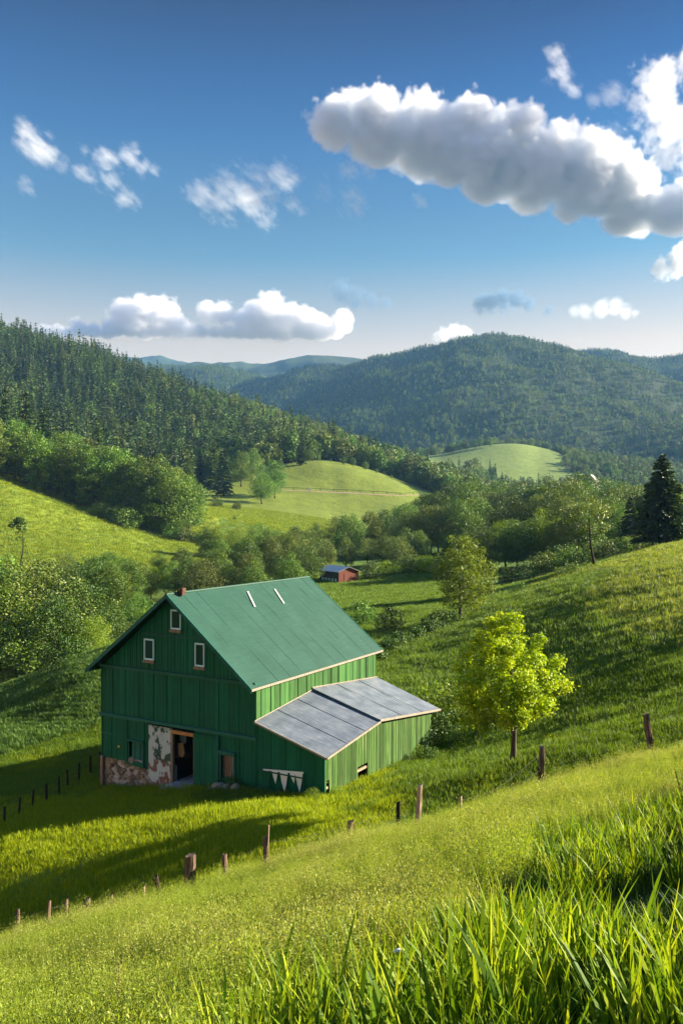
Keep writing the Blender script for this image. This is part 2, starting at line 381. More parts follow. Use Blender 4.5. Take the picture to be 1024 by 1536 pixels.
c = t.ramp(n, [(.3, (.014, .052, .037)), (.7, (.021, .067, .049))]); c = t.mix(.8, c, t.ramp(n2, [(.3, (.72, .8, .78)), (.55, (1, 1, 1)), (.75, (1.5, 1.3, 1.35))]), 'MULTIPLY')
t.color(c); t.rough(.6, .15); t.bump(n2, .15, .01); M_roof = t.m
t = MT('grey_sheet_roof'); n = t.noise(t.coord('Object', (1.2, .7, 1.2)), 1.1, 6, .65); n2 = t.noise(t.coord('Object', (.6, 5, .6)), 1.6, 5, .7)
c = t.ramp(n, [(.3, (.066, .082, .105)), (.55, (.11, .13, .157)), (.75, (.165, .175, .19))]); c = t.mix(.75, c, t.ramp(n2, [(.3, (.55, .56, .6)), (.52, (1, 1, 1)), (.72, (1.6, 1.55, 1.5))]), 'MULTIPLY')
t.color(c); t.rough(.55, .25); t.bump(n2, .2, .02); M_metal = t.m
t = MT('dark_glass'); t.color((.006, .045, .03)); t.rough(.5, .05); M_glass = t.m
t = MT('translucent_strip'); t.color((.45, .44, .38)); t.rough(.4); M_strip = t.m
t = MT('field_stone'); geo = t.N('ShaderNodeNewGeometry'); n = t.noise(t.coord('Object'), 3.5, 6, .7)
c = t.ramp(geo.outputs['Random Per Island'], [(0, (.10, .075, .055)), (.3, (.18, .14, .10)), (.6, (.26, .205, .125)), (.8, (.20, .19, .17)), (1, (.31, .27, .18))])
t.color(t.mix(.7, c, t.ramp(n, [(.3, (.45, .45, .45)), (.7, (1.3, 1.3, 1.3))]), 'MULTIPLY')); t.rough(.9); t.bump(n, .6, .03); M_stone = t.m
t = MT('peeling_whitewash'); v = t.coord('Object', (1, 1, .7)); n = t.noise(v, 2.6, 7, .72); n2 = t.noise(v, .9, 3, .5)
sep = t.N('ShaderNodeSeparateXYZ'); t.L(t.coord('Object'), sep.inputs[0])
f = t.math('ADD', n, t.math('MULTIPLY', t.math('SUBTRACT', n2, .5), .9))
under = t.mix(t.math('MULTIPLY', t.math('ADD', t.math('MULTIPLY', sep.outputs[2], -1), .85), 2.5, True), (.03, .075, .05), (.17, .09, .065))
under = t.mix(.6, under, t.ramp(t.noise(v, 7, 4), [(.3, (.5, .5, .5)), (.7, (1.5, 1.5, 1.5))]), 'MULTIPLY')
k = t.ramp(f, [(.47, (0, 0, 0)), (.5, (1, 1, 1))])
t.color(t.mix(k, under, (.38, .46, .45))); t.rough(.85); t.bump(k, .5, .015); M_peel = t.m
t = MT('rough_plank_floor'); t.color(t.ramp(t.noise(t.coord('Object', (6, 1, 1)), 3), [(.3, (.05, .04, .03)), (.7, (.13, .1, .07))])); t.rough(.9); M_floor = t.m
t = MT('brick_red'); t.color(t.ramp(t.noise(t.coord('Object'), 6), [(.3, (.045, .022, .016)), (.7, (.11, .055, .036))])); t.rough(.9); M_brick = t.m
t = MT('plastic_sheet_white'); t.color((.62, .66, .64)); t.rough(.5); M_sheet = t.m
t = MT('yellow_tag'); t.color((.7, .5, .03)); M_yel = t.m
t = MT('blue_cloth'); t.color((.03, .07, .11)); M_bluec = t.m
t = MT('tan_cloth'); t.color((.14, .09, .04)); M_tan = t.m
t = MT('grey_concrete'); t.color(t.ramp(t.noise(t.coord('Object'), 4, 6), [(.3, (.2, .19, .17)), (.7, (.42, .4, .37))])); t.rough(.9); M_conc = t.m

BW, BL, LW, BZ = 11.08, 13.2, 4.16, -14.5
EAVE, RIDGE = 5.5, 9.96
barn = bpy.data.objects.new('barn', None); COL.objects.link(barn)
barn.location = (-13.986, 49.573, BZ); barn.rotation_euler = (0, 0, -math.atan2(.5035, .864))
tag(barn, 'large green timber barn with green sheet roof and open doorway in its gable', 'barn')
def prt(name, mb, mats, parent=None, label=None, smooth=False):
    o = mb.build(name, mats, parent or barn, smooth)
    if label: o['label'] = label
    return o
rb = random.Random(3)
def boards(mb, axis, c0, c1, plane, th, zb, zt, wid=.28, gap=.012, holes=(), mi=0, jag=0.0, jagb=0.0, jit=.006):
    """vertical boards along axis 'x' (plane y=plane) or 'y' (plane x=plane); zb, zt: functions of the coordinate"""
    zb_ = zb if callable(zb) else (lambda q: zb); zt_ = zt if callable(zt) else (lambda q: zt)
    q = c0
    cuts = sorted({c for h in holes for c in h[:2] if c0 < c < c1})
    while q < c1 - .02:
        w = wid * rb.uniform(.82, 1.2); e = min(q + w, c1)
        for c in cuts:
            if q + .03 < c < e: e = c
        if c1 - e < .06: e = c1
        a, b = q + gap / 2, e - gap / 2; mid = (a + b) / 2
        off = rb.uniform(-jit, jit); ja = rb.uniform(-jag, jag); jb = rb.uniform(-jagb, jagb)
        segs = [(zb_(a) + jb, zb_(b) + jb, zt_(a) + ja, zt_(b) + ja)]
        for h in holes:
            if h[0] - .01 < mid < h[1] + .01:
                new = []
                for s0, s1, t0, t1 in segs:
                    if h[2] > min(s0, s1) + .02 and h[2] < max(t0, t1): new.append((s0, s1, h[2], h[2]))
                    if h[3] < max(t0, t1) - .02 and h[3] > min(s0, s1): new.append((h[3], h[3], t0, t1))
                    if h[2] >= max(t0, t1) or h[3] <= min(s0, s1): new.append((s0, s1, t0, t1))
                segs = new
        for s0, s1, t0, t1 in segs:
            if max(t0 - s0, t1 - s1) < .02: continue
            p0, p1 = plane + off, plane + th + off
            if axis == 'x': P = [(a, p0, s0), (b, p0, s1), (b, p1, s1), (a, p1, s0), (a, p0, t0), (b, p0, t1), (b, p1, t1), (a, p1, t0)]
            else: P = [(p1, a, s0), (p1, b, s1), (p0, b, s1), (p0, a, s0), (p1, a, t0), (p1, b, t1), (p0, b, t1), (p0, a, t0)]
            mb.hexa(P, mi)
        q = e
def slope_z(x): return EAVE + (RIDGE - EAVE) * (1 - abs(x - BW / 2) / (BW / 2)) - .06
# front gable wall
g = MB()
boards(g, 'x', 0, BW, 0.0, .04, lambda x: 5.62, slope_z, .30, .016)                           # triangle
boards(g, 'x', 0, BW, 0.025, .04, 2.70, 5.6, .36, .012)
H_low = [(5.34, 6.95, -3, 2.5), (2.16, 3.23, .3, 1.47), (8.68, 9.66, .45, 1.66), (3.63, 5.34, -3, 2.56)]
boards(g, 'x', 0, 3.63, 0.055, .04, lambda x: .28 - .05 * math.sin(x * 2) - (.25 if x > 2 else 0), 2.72, .55, .012, H_low, jagb=.04)
boards(g, 'x', 6.95, BW, 0.055, .04, lambda x: -.4, 2.72, .5, .012, H_low)
rows = [0, .85, 1.85, 2.9, 4.0, 4.95, 6.0, 7.3, 8.6, 9.9, BW - .1]
for x in rows: g.box(x, x + .045, -.012, .024, 2.74, 5.58)
for k in range(1, 24):
    x = BW * k / 24
    if slope_z(x) > 5.9: g.box(x - .02, x + .02, -.028, -.008, 5.66, slope_z(x) - .06)
for x in (.03, .75, 2.0, 3.3, 7.0, 8.5, 9.95, BW - .07): g.box(x, x + .05, .02, .052, .32 if x < 4 else -.3, 2.66)
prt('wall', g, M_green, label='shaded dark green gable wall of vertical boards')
# belts of trim
b = MB()
b.box(-.08, BW + .05, -.10, .02, 5.50, 5.62); b.box(-.08, BW + .05, -.16, .02, 5.622, 5.68)
b.box(-.05, BW + .06, -.09, .05, 2.68, 2.80); b.box(-.05, BW + .06, -.14, .05, 2.802, 2.86)
b.box(3.15, 8.1, -.05, -.004, 7.62, 7.72)
b.box(.03, .9, .02, .05, 1.62, 1.70)
prt('belt_board', b, M_trimg)
# other walls of the main body
s = MB(); boards(s, 'y', .02, BL, BW - .04, .04, 2.9, EAVE + .05, .44, .022, jit=.012)
for y in np.arange(.45, BL, .88): s.box(BW + .002, BW + .03, y, y + .04, 3.4, EAVE)
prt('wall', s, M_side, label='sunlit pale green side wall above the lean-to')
s = MB(); boards(s, 'y', .02, BL, BW - .08, .04, -.6, 2.9, .44, .01, [(3, 4.2, -1, 1.6)]); s.box(BW - .1, BW + .02, 0, BL, 2.86, 2.95)
boards(s, 'y', .02, BL, 0, .04, -1.5, EAVE, .4, .01); boards(s, 'x', .05, BW - .1, BL - .05, .04, -1.2, slope_z, .4, .01)
prt('wall', s, M_green)
# roof
ov = .62
def roof_slab(sgn, th=.07):
    m = MB()
    xe, ze = (BW + .16, 5.47) if sgn > 0 else (-.62, 5.36)
    y0, y1 = -.62, BL + .62; nx = 6; ny = 24
    P = [(BW / 2, RIDGE + .06), (xe, ze)]
    V = []; Fs = []
    for j in range(ny + 1):
        for i in range(nx + 1):
            t_ = i / nx; y = y0 + (y1 - y0) * j / ny
            V.append((P[0][0] + (P[1][0] - P[0][0]) * t_, y, P[0][1] + (P[1][1] - P[0][1]) * t_ + rb.uniform(-.012, .012)))
    n = len(V)
    V += [(x, y, z - th) for x, y, z in V]
    for j in range(ny):
        for i in range(nx):
            a = j * (nx + 1) + i; q = [a, a + 1, a + nx + 2, a + nx + 1]
            if sgn < 0: q = q[::-1]
            Fs += [tuple(q), tuple(n + c for c in q[::-1])]
    ring = [i for i in range(nx + 1)] + [j * (nx + 1) + nx for j in range(1, ny + 1)] + [ny * (nx + 1) + i for i in range(nx - 1, -1, -1)] + [j * (nx + 1) for j in range(ny - 1, 0, -1)]
    for a, c in zip(ring, ring[1:] + ring[:1]): Fs.append((a, n + a, n + c, c) if sgn > 0 else (a, c, n + c, n + a))
    m.add(V, Fs)
    # sheet seams
    nrm = Vector((-(P[1][1] - P[0][1]) * sgn, 0, abs(P[1][0] - P[0][0]))).normalized()
    for y in np.arange(y0 + 1.2, y1, 1.22):
        a = Vector((P[0][0], y, P[0][1])); c = Vector((P[1][0], y, P[1][1]))
        m.hexa([tuple(a - nrm * .01), tuple(c - nrm * .01), tuple(c + Vector((0, .03, 0)) - nrm * .01), tuple(a + Vector((0, .03, 0)) - nrm * .01),
                tuple(a + nrm * .006), tuple(c + nrm * .006), tuple(c + Vector((0, .03, 0)) + nrm * .006), tuple(a + Vector((0, .03, 0)) + nrm * .006)])
    return m, P, nrm
m1, PR, nR = roof_slab(1); rf = prt('roof', m1, M_roof, label='sunlit green sheet roof slope with two white strips')
m2, PL, nL = roof_slab(-1); prt('roof', m2, M_roof)
k = MB(); k.tube([(BW / 2, -.64, RIDGE + .06), (BW / 2, BL + .64, RIDGE + .06)], .075, 8); prt('ridge_cap', k, M_roof)
def on_roof(t_, y, h): return tuple(Vector((PR[0][0] + (PR[1][0] - PR[0][0]) * t_, y, PR[0][1] + (PR[1][1] - PR[0][1]) * t_)) + nR * h)
# skylight strips
for (t0, y0), (t1, y1) in (((.085, 6.0), (.265, 5.35)), ((.10, 8.75), (.28, 8.3))):
    k = MB(); a, c = [Vector(on_roof(t0, y0, .03)), Vector(on_roof(t1, y1, .03))]; w_ = Vector((0, .13, 0))
    k.hexa([tuple(a), tuple(c), tuple(c + w_), tuple(a + w_)] + [tuple(p + nR * .03) for p in (a, c, c + w_, a + w_)]); prt('skylight', k, M_strip, rf)
# eave trim and barge boards
k = MB(); xe, ze = PR[1]
k.box(xe - .03, xe + .05, -.63, BL + .63, ze - .14, ze - .02); prt('eave_trim', k, M_pale, rf)
for P in (PR, PL):
    for y0 in (-.66, BL + .60):
        k = MB(); (xa, za), (xb, zb) = P
        k.hexa([(xa, y0, za - .22), (xb, y0, zb - .22), (xb, y0 + .05, zb - .22), (xa, y0 + .05, za - .22), (xa, y0, za + .03), (xb, y0, zb + .03), (xb, y0 + .05, zb + .03), (xa, y0 + .05, za + .03)])
        prt('barge_board', k, M_trimg)
k = MB(); (xa, za), (xb, zb) = PL
k.box(xb - .05, xb + .03, -.63, BL + .63, zb - .14, zb - .02); prt('eave_trim', k, M_trimg)
# broken brick flue at the gable end of the ridge
k = MB(); 
for i in range(4):
    for j in range(2): k.box(BW / 2 + .02 + j * .19, BW / 2 + .2 + j * .19 + rb.uniform(-.03, .02), .25, .52, RIDGE - .05 + i * .10, RIDGE + .045 + i * .10) if not (i >= 3 and j == 0) else None
prt('flue', k, M_brick)
# upper windows
for x0, x1, z0, z1 in ((5.36, 6.10, 8.06, 9.14), (3.40, 4.15, 6.22, 7.40), (7.06, 7.74, 6.18, 7.44)):
    e = bpy.data.objects.new('window', None); COL.objects.link(e); e.parent = barn; e.location = ((x0 + x1) / 2, 0, z0)
    hw = (x1 - x0) / 2; hh = z1 - z0
    k = MB(); f_ = .085
    k.box(-hw, -hw + f_, -.09, -.012, 0, hh); k.box(hw - f_, hw, -.09, -.012, 0, hh); k.box(-hw + f_, hw - f_, -.088, -.012, 0, f_); k.box(-hw + f_, hw - f_, -.088, -.012, hh - f_, hh)
    k.build('frame', M_white, e)
    k = MB(); k.box(-hw + f_, hw - f_, -.045, -.03, f_, hh - f_); k.build('pane', M_glass, e)
    k = MB(); k.box(-hw - .04, hw + .04, -.15, -.01, -.16, -.03); k.box(-hw - .02, hw + .02, -.11, -.012, -.03, -.004); k.build('sill', M_oldwood, e)
# doorway, lintel, sliding door
k = MB(); k.box(5.30, 5.46, -.02, .14, -.6, 2.42); k.box(6.90, 7.02, .0, .14, -.5, 2.42); prt('door_frame', k, M_oldwood)
k = MB(); k.box(5.34, 6.98, -.05, .12, 2.40, 2.50); k.box(5.42, 6.95, .0, .1, 2.30, 2.385); prt('lintel', k, M_orange)
k = MB(); boards(k, 'x', 6.98, 8.52, -.07, .05, -.38, 2.55, .5, .008); k.box(6.96, 8.54, -.10, -.072, 2.36, 2.5); k.box(6.98, 8.52, -.10, -.072, -.3, -.18); prt('sliding_door', k, M_green, label='plain green sliding door pushed aside beside the doorway')
k = MB(); k.box(8.52, 8.66, -.07, .04, -.5, 2.62); prt('post', k, M_trimg)
k = MB(); k.box(8.58, 9.76, -.11, .05, 1.66, 1.86); k.box(8.68, 8.80, -.02, .06, .3, 1.655); k.box(9.60, 9.72, -.02, .06, .3, 1.655); prt('window_hood', k, M_trimg)
k = MB(); boards(k, 'x', 8.72, 9.66, .22, .04, .3, 1.7, .3, .02); prt('shutter', k, M_oldwood)
k = MB(); k.box(2.06, 3.30, -.06, .05, 1.47, 1.57); k.box(3.23, 3.32, -.03, .05, .05, 1.47); boards(k, 'x', 2.2, 3.2, .2, .04, .25, 1.5, .3, .03); prt('window_hood', k, M_trimg)
k = MB(); boards(k, 'x', 3.66, 5.32, .02, .12, -.75, 2.56, .83, .006); prt('plaster_panel', k, M_peel, label='peeling whitewashed panel beside the open doorway')
k = MB(); k.tube([(1.38, .0, 1.02), (1.38, .03, 1.02)], .07, 10); prt('tag', k, M_yel, label='small round yellow tag')
# stone foundation
k = MB(); k.box(.1, 5.34, .16, .5, -2.4, .4, 1)
for i in range(230):
    x = rb.uniform(.15, 5.2); z = rb.uniform(-1.8, .36); rx = rb.uniform(.13, .33); rz_ = rx * rb.uniform(.45, .85)
    if x > 3.45 and z > -.6: continue
    n_ = 7; ring = [(x + rx * math.cos(a_) * rb.uniform(.8, 1.1), z + rz_ * math.sin(a_) * rb.uniform(.8, 1.1)) for a_ in [2 * math.pi * j / n_ for j in range(n_)]]
    d = rb.uniform(.03, .11)
    k.add([(a_, .18, c_) for a_, c_ in ring] + [(x + (a_ - x) * .72, .16 - d, z + (c_ - z) * .72) for a_, c_ in ring],
          [(j, (j + 1) % n_, n_ + (j + 1) % n_, n_ + j) for j in range(n_)] + [tuple(range(n_, 2 * n_))])
prt('foundation', k, [M_stone, M_conc], label='rough field stone foundation under the gable corner')
k = MB(); k.box(-.04, .18, -.06, .16, -2.0, .32); k.box(-.12, .32, -.14, .3, -1.75, -1.55, 1); prt('corner_post', k, [M_oldwood, M_conc])
k = MB(); k.box(5.3, BW - .3, -.45, .4, -.9, -.40); k.box(5.2, 7.4, -.75, -.46, -.9, -.5); k.box(5.46, 6.9, .13, 5, -.62, -.38); prt('threshold', k, M_conc)
k = MB(); k.box(.1, BW - .1, .6, BL - .1, -.75, -.62); prt('floor', k, M_floor)
# things hung and stored inside the doorway
k = MB(); k.prism([(5.5, .5, 2.3), (6.0, .5, 2.25), (5.95, .52, 1.75), (5.72, .5, 1.6), (5.52, .5, 1.85)], (0, .06, 0)); o = k.build('cloth', M_bluec); o.parent = None; o.matrix_world = barn.matrix_basis.copy(); tag(o, 'dark blue cloth hanging in the top of the barn doorway', 'cloth')
k = MB(); k.prism([(5.5, .35, 1.7), (5.85, .35, 1.75), (6.0, .36, 1.2), (5.8, .35, .95), (5.55, .35, 1.05)], (0, .08, 0)); o = k.build('sack', M_tan); o.matrix_world = barn.matrix_basis.copy(); tag(o, 'tan sack hanging on the inner edge of the barn doorway', 'sack')
k = MB(); k.tube([(6.62, .7, -.38), (6.62, .7, .1), (6.62, .7, .22)], [.16, .2, .2], 12); k.tube([(6.62, .7, .22), (6.62, .7, .36)], [.12, .12], 10); o = k.build('milk_can', M_conc); o.matrix_world = barn.matrix_basis.copy(); tag(o, 'pale milk can standing just inside the barn doorway', 'can')
# lean-to
X0, X1 = BW, BW + LW
def lean_bottom(y): return float(np.interp(y, [0, 4.5, 7.5, 12.8], [.35, 0.0, -.36, -.2]))
def lean_top(y): return float(np.interp(y, [0, 5.45, 13.2], [2.42, 3.0, 2.0]))
k = MB(); boards(k, 'x', X0 + .03, X1, 0.0, .04, -.3, lambda x: 3.62 + (2.36 - 3.62) * (x - X0) / LW, .34, .008)
for x in (X0 + .06, X0 + .9, X0 + 1.8, X0 + 2.7, X0 + 3.5): k.box(x, x + .04, -.025, -.002, -.2, 3.5 - (x - X0) * .30)
prt('lean_to_wall', k, M_green, label='shaded dark green end wall of the lean-to')
k = MB(); hl = [(3.3, 4.48, -2, 1.06), (.17, .44, -2, 1.2)]
boards(k, 'y', .04, 12.75, X1 - .04, .04, lean_bottom, lean_top, .17, .018, hl, jag=.05, jagb=.10, jit=.014)
prt('lean_to_wall', k, M_worn, label='long weathered sunlit lean-to wall of ragged narrow boards')
k = MB(); boards(k, 'x', X0, X1 - .05, 12.7, .04, -.3, lambda x: 3.5 + (1.95 - 3.5) * (x - X0) / LW, .3, .01); prt('lean_to_wall', k, M_worn)
k = MB()
for y in (.1, 3.2, 4.55, 8.0, 10.4, 12.6): k.box(X1 - .2, X1 - .06, y, y + .14, -1.7, lean_top(y) - .1)
k.box(X1 - .16, X1 - .06, .1, 12.7, .75, .87); prt('frame_posts', k, M_oldwood)
def slab4(m, P, th=.06, mi=0):
    m.hexa([(x, y, z - th) for x, y, z in P] + list(P), mi)
k = MB(); xo = X1 + .22
A = [(X0 + .01, -.14, 3.68), (xo, -.14, 2.44), (xo, 5.5, 3.06), (X0 + .01, 5.5, 4.30)]
slab4(k, A)
for f_ in (.36, .70):
    a = Vector(A[0]).lerp(Vector(A[3]), f_); c = Vector(A[1]).lerp(Vector(A[2]), f_); d = Vector((0, .035, .005))
    k.hexa([tuple(a), tuple(c), tuple(c + d), tuple(a + d)] + [tuple(p + Vector((0, 0, .022))) for p in (a, c, c + d, a + d)])
lr = prt('lean_to_roof', k, M_metal, label='lower blue-grey sheet half of the lean-to roof')
k = MB(); B_ = [(X0 + .01, 5.4, 4.44), (xo + .02, 5.4, 3.16), (xo + .02, 13.55, 2.12), (X0 + .01, 13.3, 3.74)]
slab4(k, B_, .09)
for f_ in (.34, .68):
    a = Vector(B_[0]).lerp(Vector(B_[3]), f_); c = Vector(B_[1]).lerp(Vector(B_[2]), f_); d = Vector((0, .035, .002))
    k.hexa([tuple(a), tuple(c), tuple(c + d), tuple(a + d)] + [tuple(p + Vector((0, 0, .022))) for p in (a, c, c + d, a + d)])
lr2 = prt('lean_to_roof', k, M_metal, label='upper grey sheet half of the lean-to roof with a raised edge')
def strip(m, a, c, w_, h):
    a = Vector(a); c = Vector(c); w_ = Vector(w_); h = Vector(h)
    m.hexa([tuple(p) for p in (a, c, c + w_, a + w_)] + [tuple(p + h) for p in (a, c, c + w_, a + w_)])
k = MB(); strip(k, (xo, -.15, 2.36), (xo, 5.5, 2.98), (.04, 0, 0), (0, 0, .11)); strip(k, (X0, -.19, 3.6), (xo, -.19, 2.36), (0, .045, 0), (0, 0, .1)); strip(k, (X0 - .0, -.14, 3.69), (X0, 5.5, 4.31), (.05, 0, .015), (0, 0, .05)); prt('roof_trim', k, M_pale, lr)
k = MB(); strip(k, (xo + .02, 5.4, 3.05), (xo + .02, 13.55, 2.01), (.04, 0, 0), (0, 0, .13)); strip(k, (X0, 5.4, 4.45), (X0, 13.3, 3.75), (.06, 0, -.015), (0, 0, .05)); prt('roof_trim', k, M_pale, lr2)
# torn white sheet nailed along the end wall of the lean-to
k = MB(); zz = lambda x: 1.24 + (x - 11.63) * .08
k.prism([(11.6, -.10, zz(11.6)), (14.05, -.10, zz(14.05)), (14.05, -.10, zz(14.05) + .1), (11.6, -.10, zz(11.6) + .08)], (0, .02, 0))
for a, c, tip, d in ((12.15, 12.50, 12.38, .62), (12.62, 13.12, 12.93, 1.05), (13.22, 13.55, 13.5, .5), (13.55, 14.0, 13.84, .95)):
    k.prism([(a, -.10, zz(a) + .01), (c, -.10, zz(c) + .01), ((c + tip) / 2 + .02, -.13, zz(c) - d * .55), (tip, -.12, zz(tip) - d), ((a + tip) / 2, -.14, zz(a) - d * .5)], (0, .012, 0))
o = k.build('torn_sheet', M_sheet); o.matrix_world = barn.matrix_basis.copy(); tag(o, 'torn white plastic sheet hanging in points on the lean-to end wall', 'plastic sheet')
k = MB(); k.tube([(12.05, -.14, -.5), (12.05, -.14, 1.3)], .03, 6); k.tube([(14.06, -.14, -.3), (14.06, -.14, 1.45)], .03, 6); k.box(11.2, 14.1, -.16, -.12, .28, .36); k.box(11.2, 14.1, -.16, -.12, 1.2, 1.26)
o = k.build('rack_rail', M_trimg); o.parent = barn
# red shed across the field
t = MT('red_boards'); n = t.noise(t.coord('Object', (4, 4, .3)), 2.5, 5, .7); t.color(t.ramp(n, [(.3, (.10, .028, .018)), (.7, (.21, .065, .042))])); t.rough(.8); M_red = t.m
t = MT('dark_boards'); n = t.noise(t.coord('Object', (4, 4, .3)), 2.5, 5, .7); t.color(t.ramp(n, [(.3, (.035, .03, .035)), (.7, (.09, .075, .08))])); t.rough(.8); M_dark = t.m
t = MT('pale_tin'); t.color(t.ramp(t.noise(t.coord('Object', (1, 3, 1)), 1.5, 4), [(.3, (.26, .27, .28)), (.7, (.38, .39, .40))])); t.rough(.45, .5); M_tin = t.m
p = at(508, 178)
shed = tag(bpy.data.objects.new('shed', None), 'small red shed with pale tin roof across the field', 'shed'); COL.objects.link(shed)
shed.location = p + Vector((0, 0, -.1)); shed.rotation_euler = (0, 0, R(30))
SW, SL = 4.8, 8.4     # front width along local x, length along local y: long dark wall faces left-front
def shed_top(x): return 2.55 + .75 * (1 - abs(x - SW / 2) / (SW / 2))
f1 = MB(); boards(f1, 'x', 0, SW, 0, .05, -.4, shed_top, .3, .01); f1.build('front_wall', M_red, shed)
f2 = MB(); boards(f2, 'y', .06, SL, 0, .05, -.4, 2.5, .3, .01); boards(f2, 'x', 0, SW, SL, .05, -.4, shed_top, .3, .01); boards(f2, 'y', .06, SL, SW - .05, .05, -.4, 2.5, .3, .01); f2.build('side_wall', M_dark, shed)
for y in (.9, 2.3, 3.7, 5.1, 6.5):
    f3 = MB(); f3.box(-.05, -.012, y, y + .8, .25, .95); f3.build('window', M_white, shed)
f4 = MB()
slab4(f4, [(SW / 2, -.35, 3.5), (SW / 2, SL + .35, 3.5), (-.35, SL + .35, 2.44), (-.35, -.35, 2.44)], .07); slab4(f4, [(SW / 2, -.35, 3.5), (SW + .35, -.35, 2.44), (SW + .35, SL + .35, 2.44), (SW / 2, SL + .35, 3.5)], .07)
f4.build('roof', M_tin, shed)
f5 = MB(); f5.box(1.3, 2.6, -.04, -.005, -.3, 1.9); f5.build('door', M_red, shed)
# ---------------------------------------------------------------- plants
ML = {}
ML['broad'] = leaf_mat('broadleaf_green', (.034, .080, .009), (.075, .145, .014), (.145, .215, .026), .22, .40)
ML['olive'] = leaf_mat('olive_leaf', (.055, .090, .014), (.105, .150, .024), (.16, .205, .036), .22, .35)
ML['lime'] = leaf_mat('lime_leaf', (.08, .145, .010), (.135, .215, .016), (.21, .29, .034), .42, .3)
ML['gold'] = leaf_mat('golden_maple_leaf', (.12, .21, .005), (.30, .42, .008), (.52, .58, .016), .40, .05)
ML['dark'] = leaf_mat('dark_needles', (.012, .034, .010), (.024, .058, .016), (.055, .095, .026), .15, .35)
ML['conif'] = leaf_mat('forest_needles', (.028, .060, .012), (.055, .100, .018), (.085, .130, .028), .25, .5)
t = MT('bark'); n = t.noise(t.coord('Object', (6, 6, 1)), 3, 5, .7); t.color(t.ramp(n, [(.3, (.03, .026, .02)), (.7, (.11, .092, .07))])); t.rough(.95, .1); t.bump(n, .7, .03); M_bark = t.m
t = MT('dark_bark'); t.color((.03, .022, .016)); t.rough(.95, .1); M_barkd = t.m

def leaf_quads(C, D, N, size, r, asp=.55, fold=0.0):
    """C: centres, D: leaf axis directions, N: normals -> rhombic leaves"""
    n = len(C); D = D / np.linalg.norm(D, axis=1, keepdims=True)
    S = np.cross(D, N); S /= np.linalg.norm(S, axis=1, keepdims=True) + 1e-9
    sz = (size * r.uniform(.6, 1.35, n))[:, None]
    V = np.stack([C - D * sz * .5, C + S * sz * asp * .5, C + D * sz * .5, C - S * sz * asp * .5], 1)
    return V.reshape(-1, 3), np.arange(n * 4).reshape(n, 4)
def unit(n, r):
    v = r.normal(size=(n, 3)); return v / np.linalg.norm(v, axis=1, keepdims=True)
def crown_leaves(clumps, n, size, r, asp=.6, shell=.5, flatz=.8):
    """leaves spread through the clumps (x, y, z, radius); shade value by clump and by leaf"""
    cl = np.array(clumps); w = cl[:, 3] ** 2; k = r.choice(len(cl), n, p=w / w.sum())
    d = unit(n, r); rad = (shell + (1 - shell) * r.uniform(0, 1, n)) * cl[k, 3]
    rad *= np.where(r.uniform(0, 1, n) < .12, r.uniform(1.0, 1.35, n), 1)
    C = cl[k, :3] + d * rad[:, None] * np.array([1, 1, flatz])
    Nn = d * .55 + unit(n, r) * .8 + np.array([0, 0, .35])
    D = np.cross(Nn, unit(n, r)); V, Fq = leaf_quads(C, D, Nn, size, r, asp)
    cs = r.uniform(0, 1, len(cl))
    sh = np.clip(.45 * cs[k] + .55 * r.uniform(0, 1, n), 0, 1)
    return V, Fq, np.repeat(sh, 4)
def leaf_mesh(name, parts, mat):
    V = np.concatenate([p[0] for p in parts]); o = 0; Fs = []
    for p in parts: Fs.append(p[1] + o); o += len(p[0])
    return pmesh(name, V, Fs, [mat], {'shade': ('POINT', 'FLOAT', np.concatenate([p[2] for p in parts]))})
def make_clumps(r, H, Wd, z0, n, cr=(.16, .27), prof=None, tries=3000):
    """clump centres inside an uneven crown envelope"""
    out = []
    prof = prof or (lambda t: math.sin(math.pi * min(1, max(0, .10 + .86 * t ** .8))) ** .65)
    lob = [r.uniform(.75, 1.15) for _ in range(7)]
    for _ in range(tries):
        if len(out) >= n: break
        t = r.uniform(0, 1); a = r.uniform(0, 2 * math.pi)
        lo = lob[int(a / (2 * math.pi) * 7) % 7] * (.85 + .3 * r.uniform(0, 1))
        R_ = Wd / 2 * prof(t) * lo; rr = R_ * math.sqrt(r.uniform(.15, 1))
        c = (rr * math.cos(a), rr * math.sin(a), z0 + (H - z0) * (.08 + .86 * t)); rad = Wd * r.uniform(*cr) * (.65 + .45 * prof(t))
        if all((c[0] - q[0]) ** 2 + (c[1] - q[1]) ** 2 + (c[2] - q[2]) ** 2 > (.62 * (rad + q[3]) * .8) ** 2 for q in out): out.append((*c, rad))
    return out
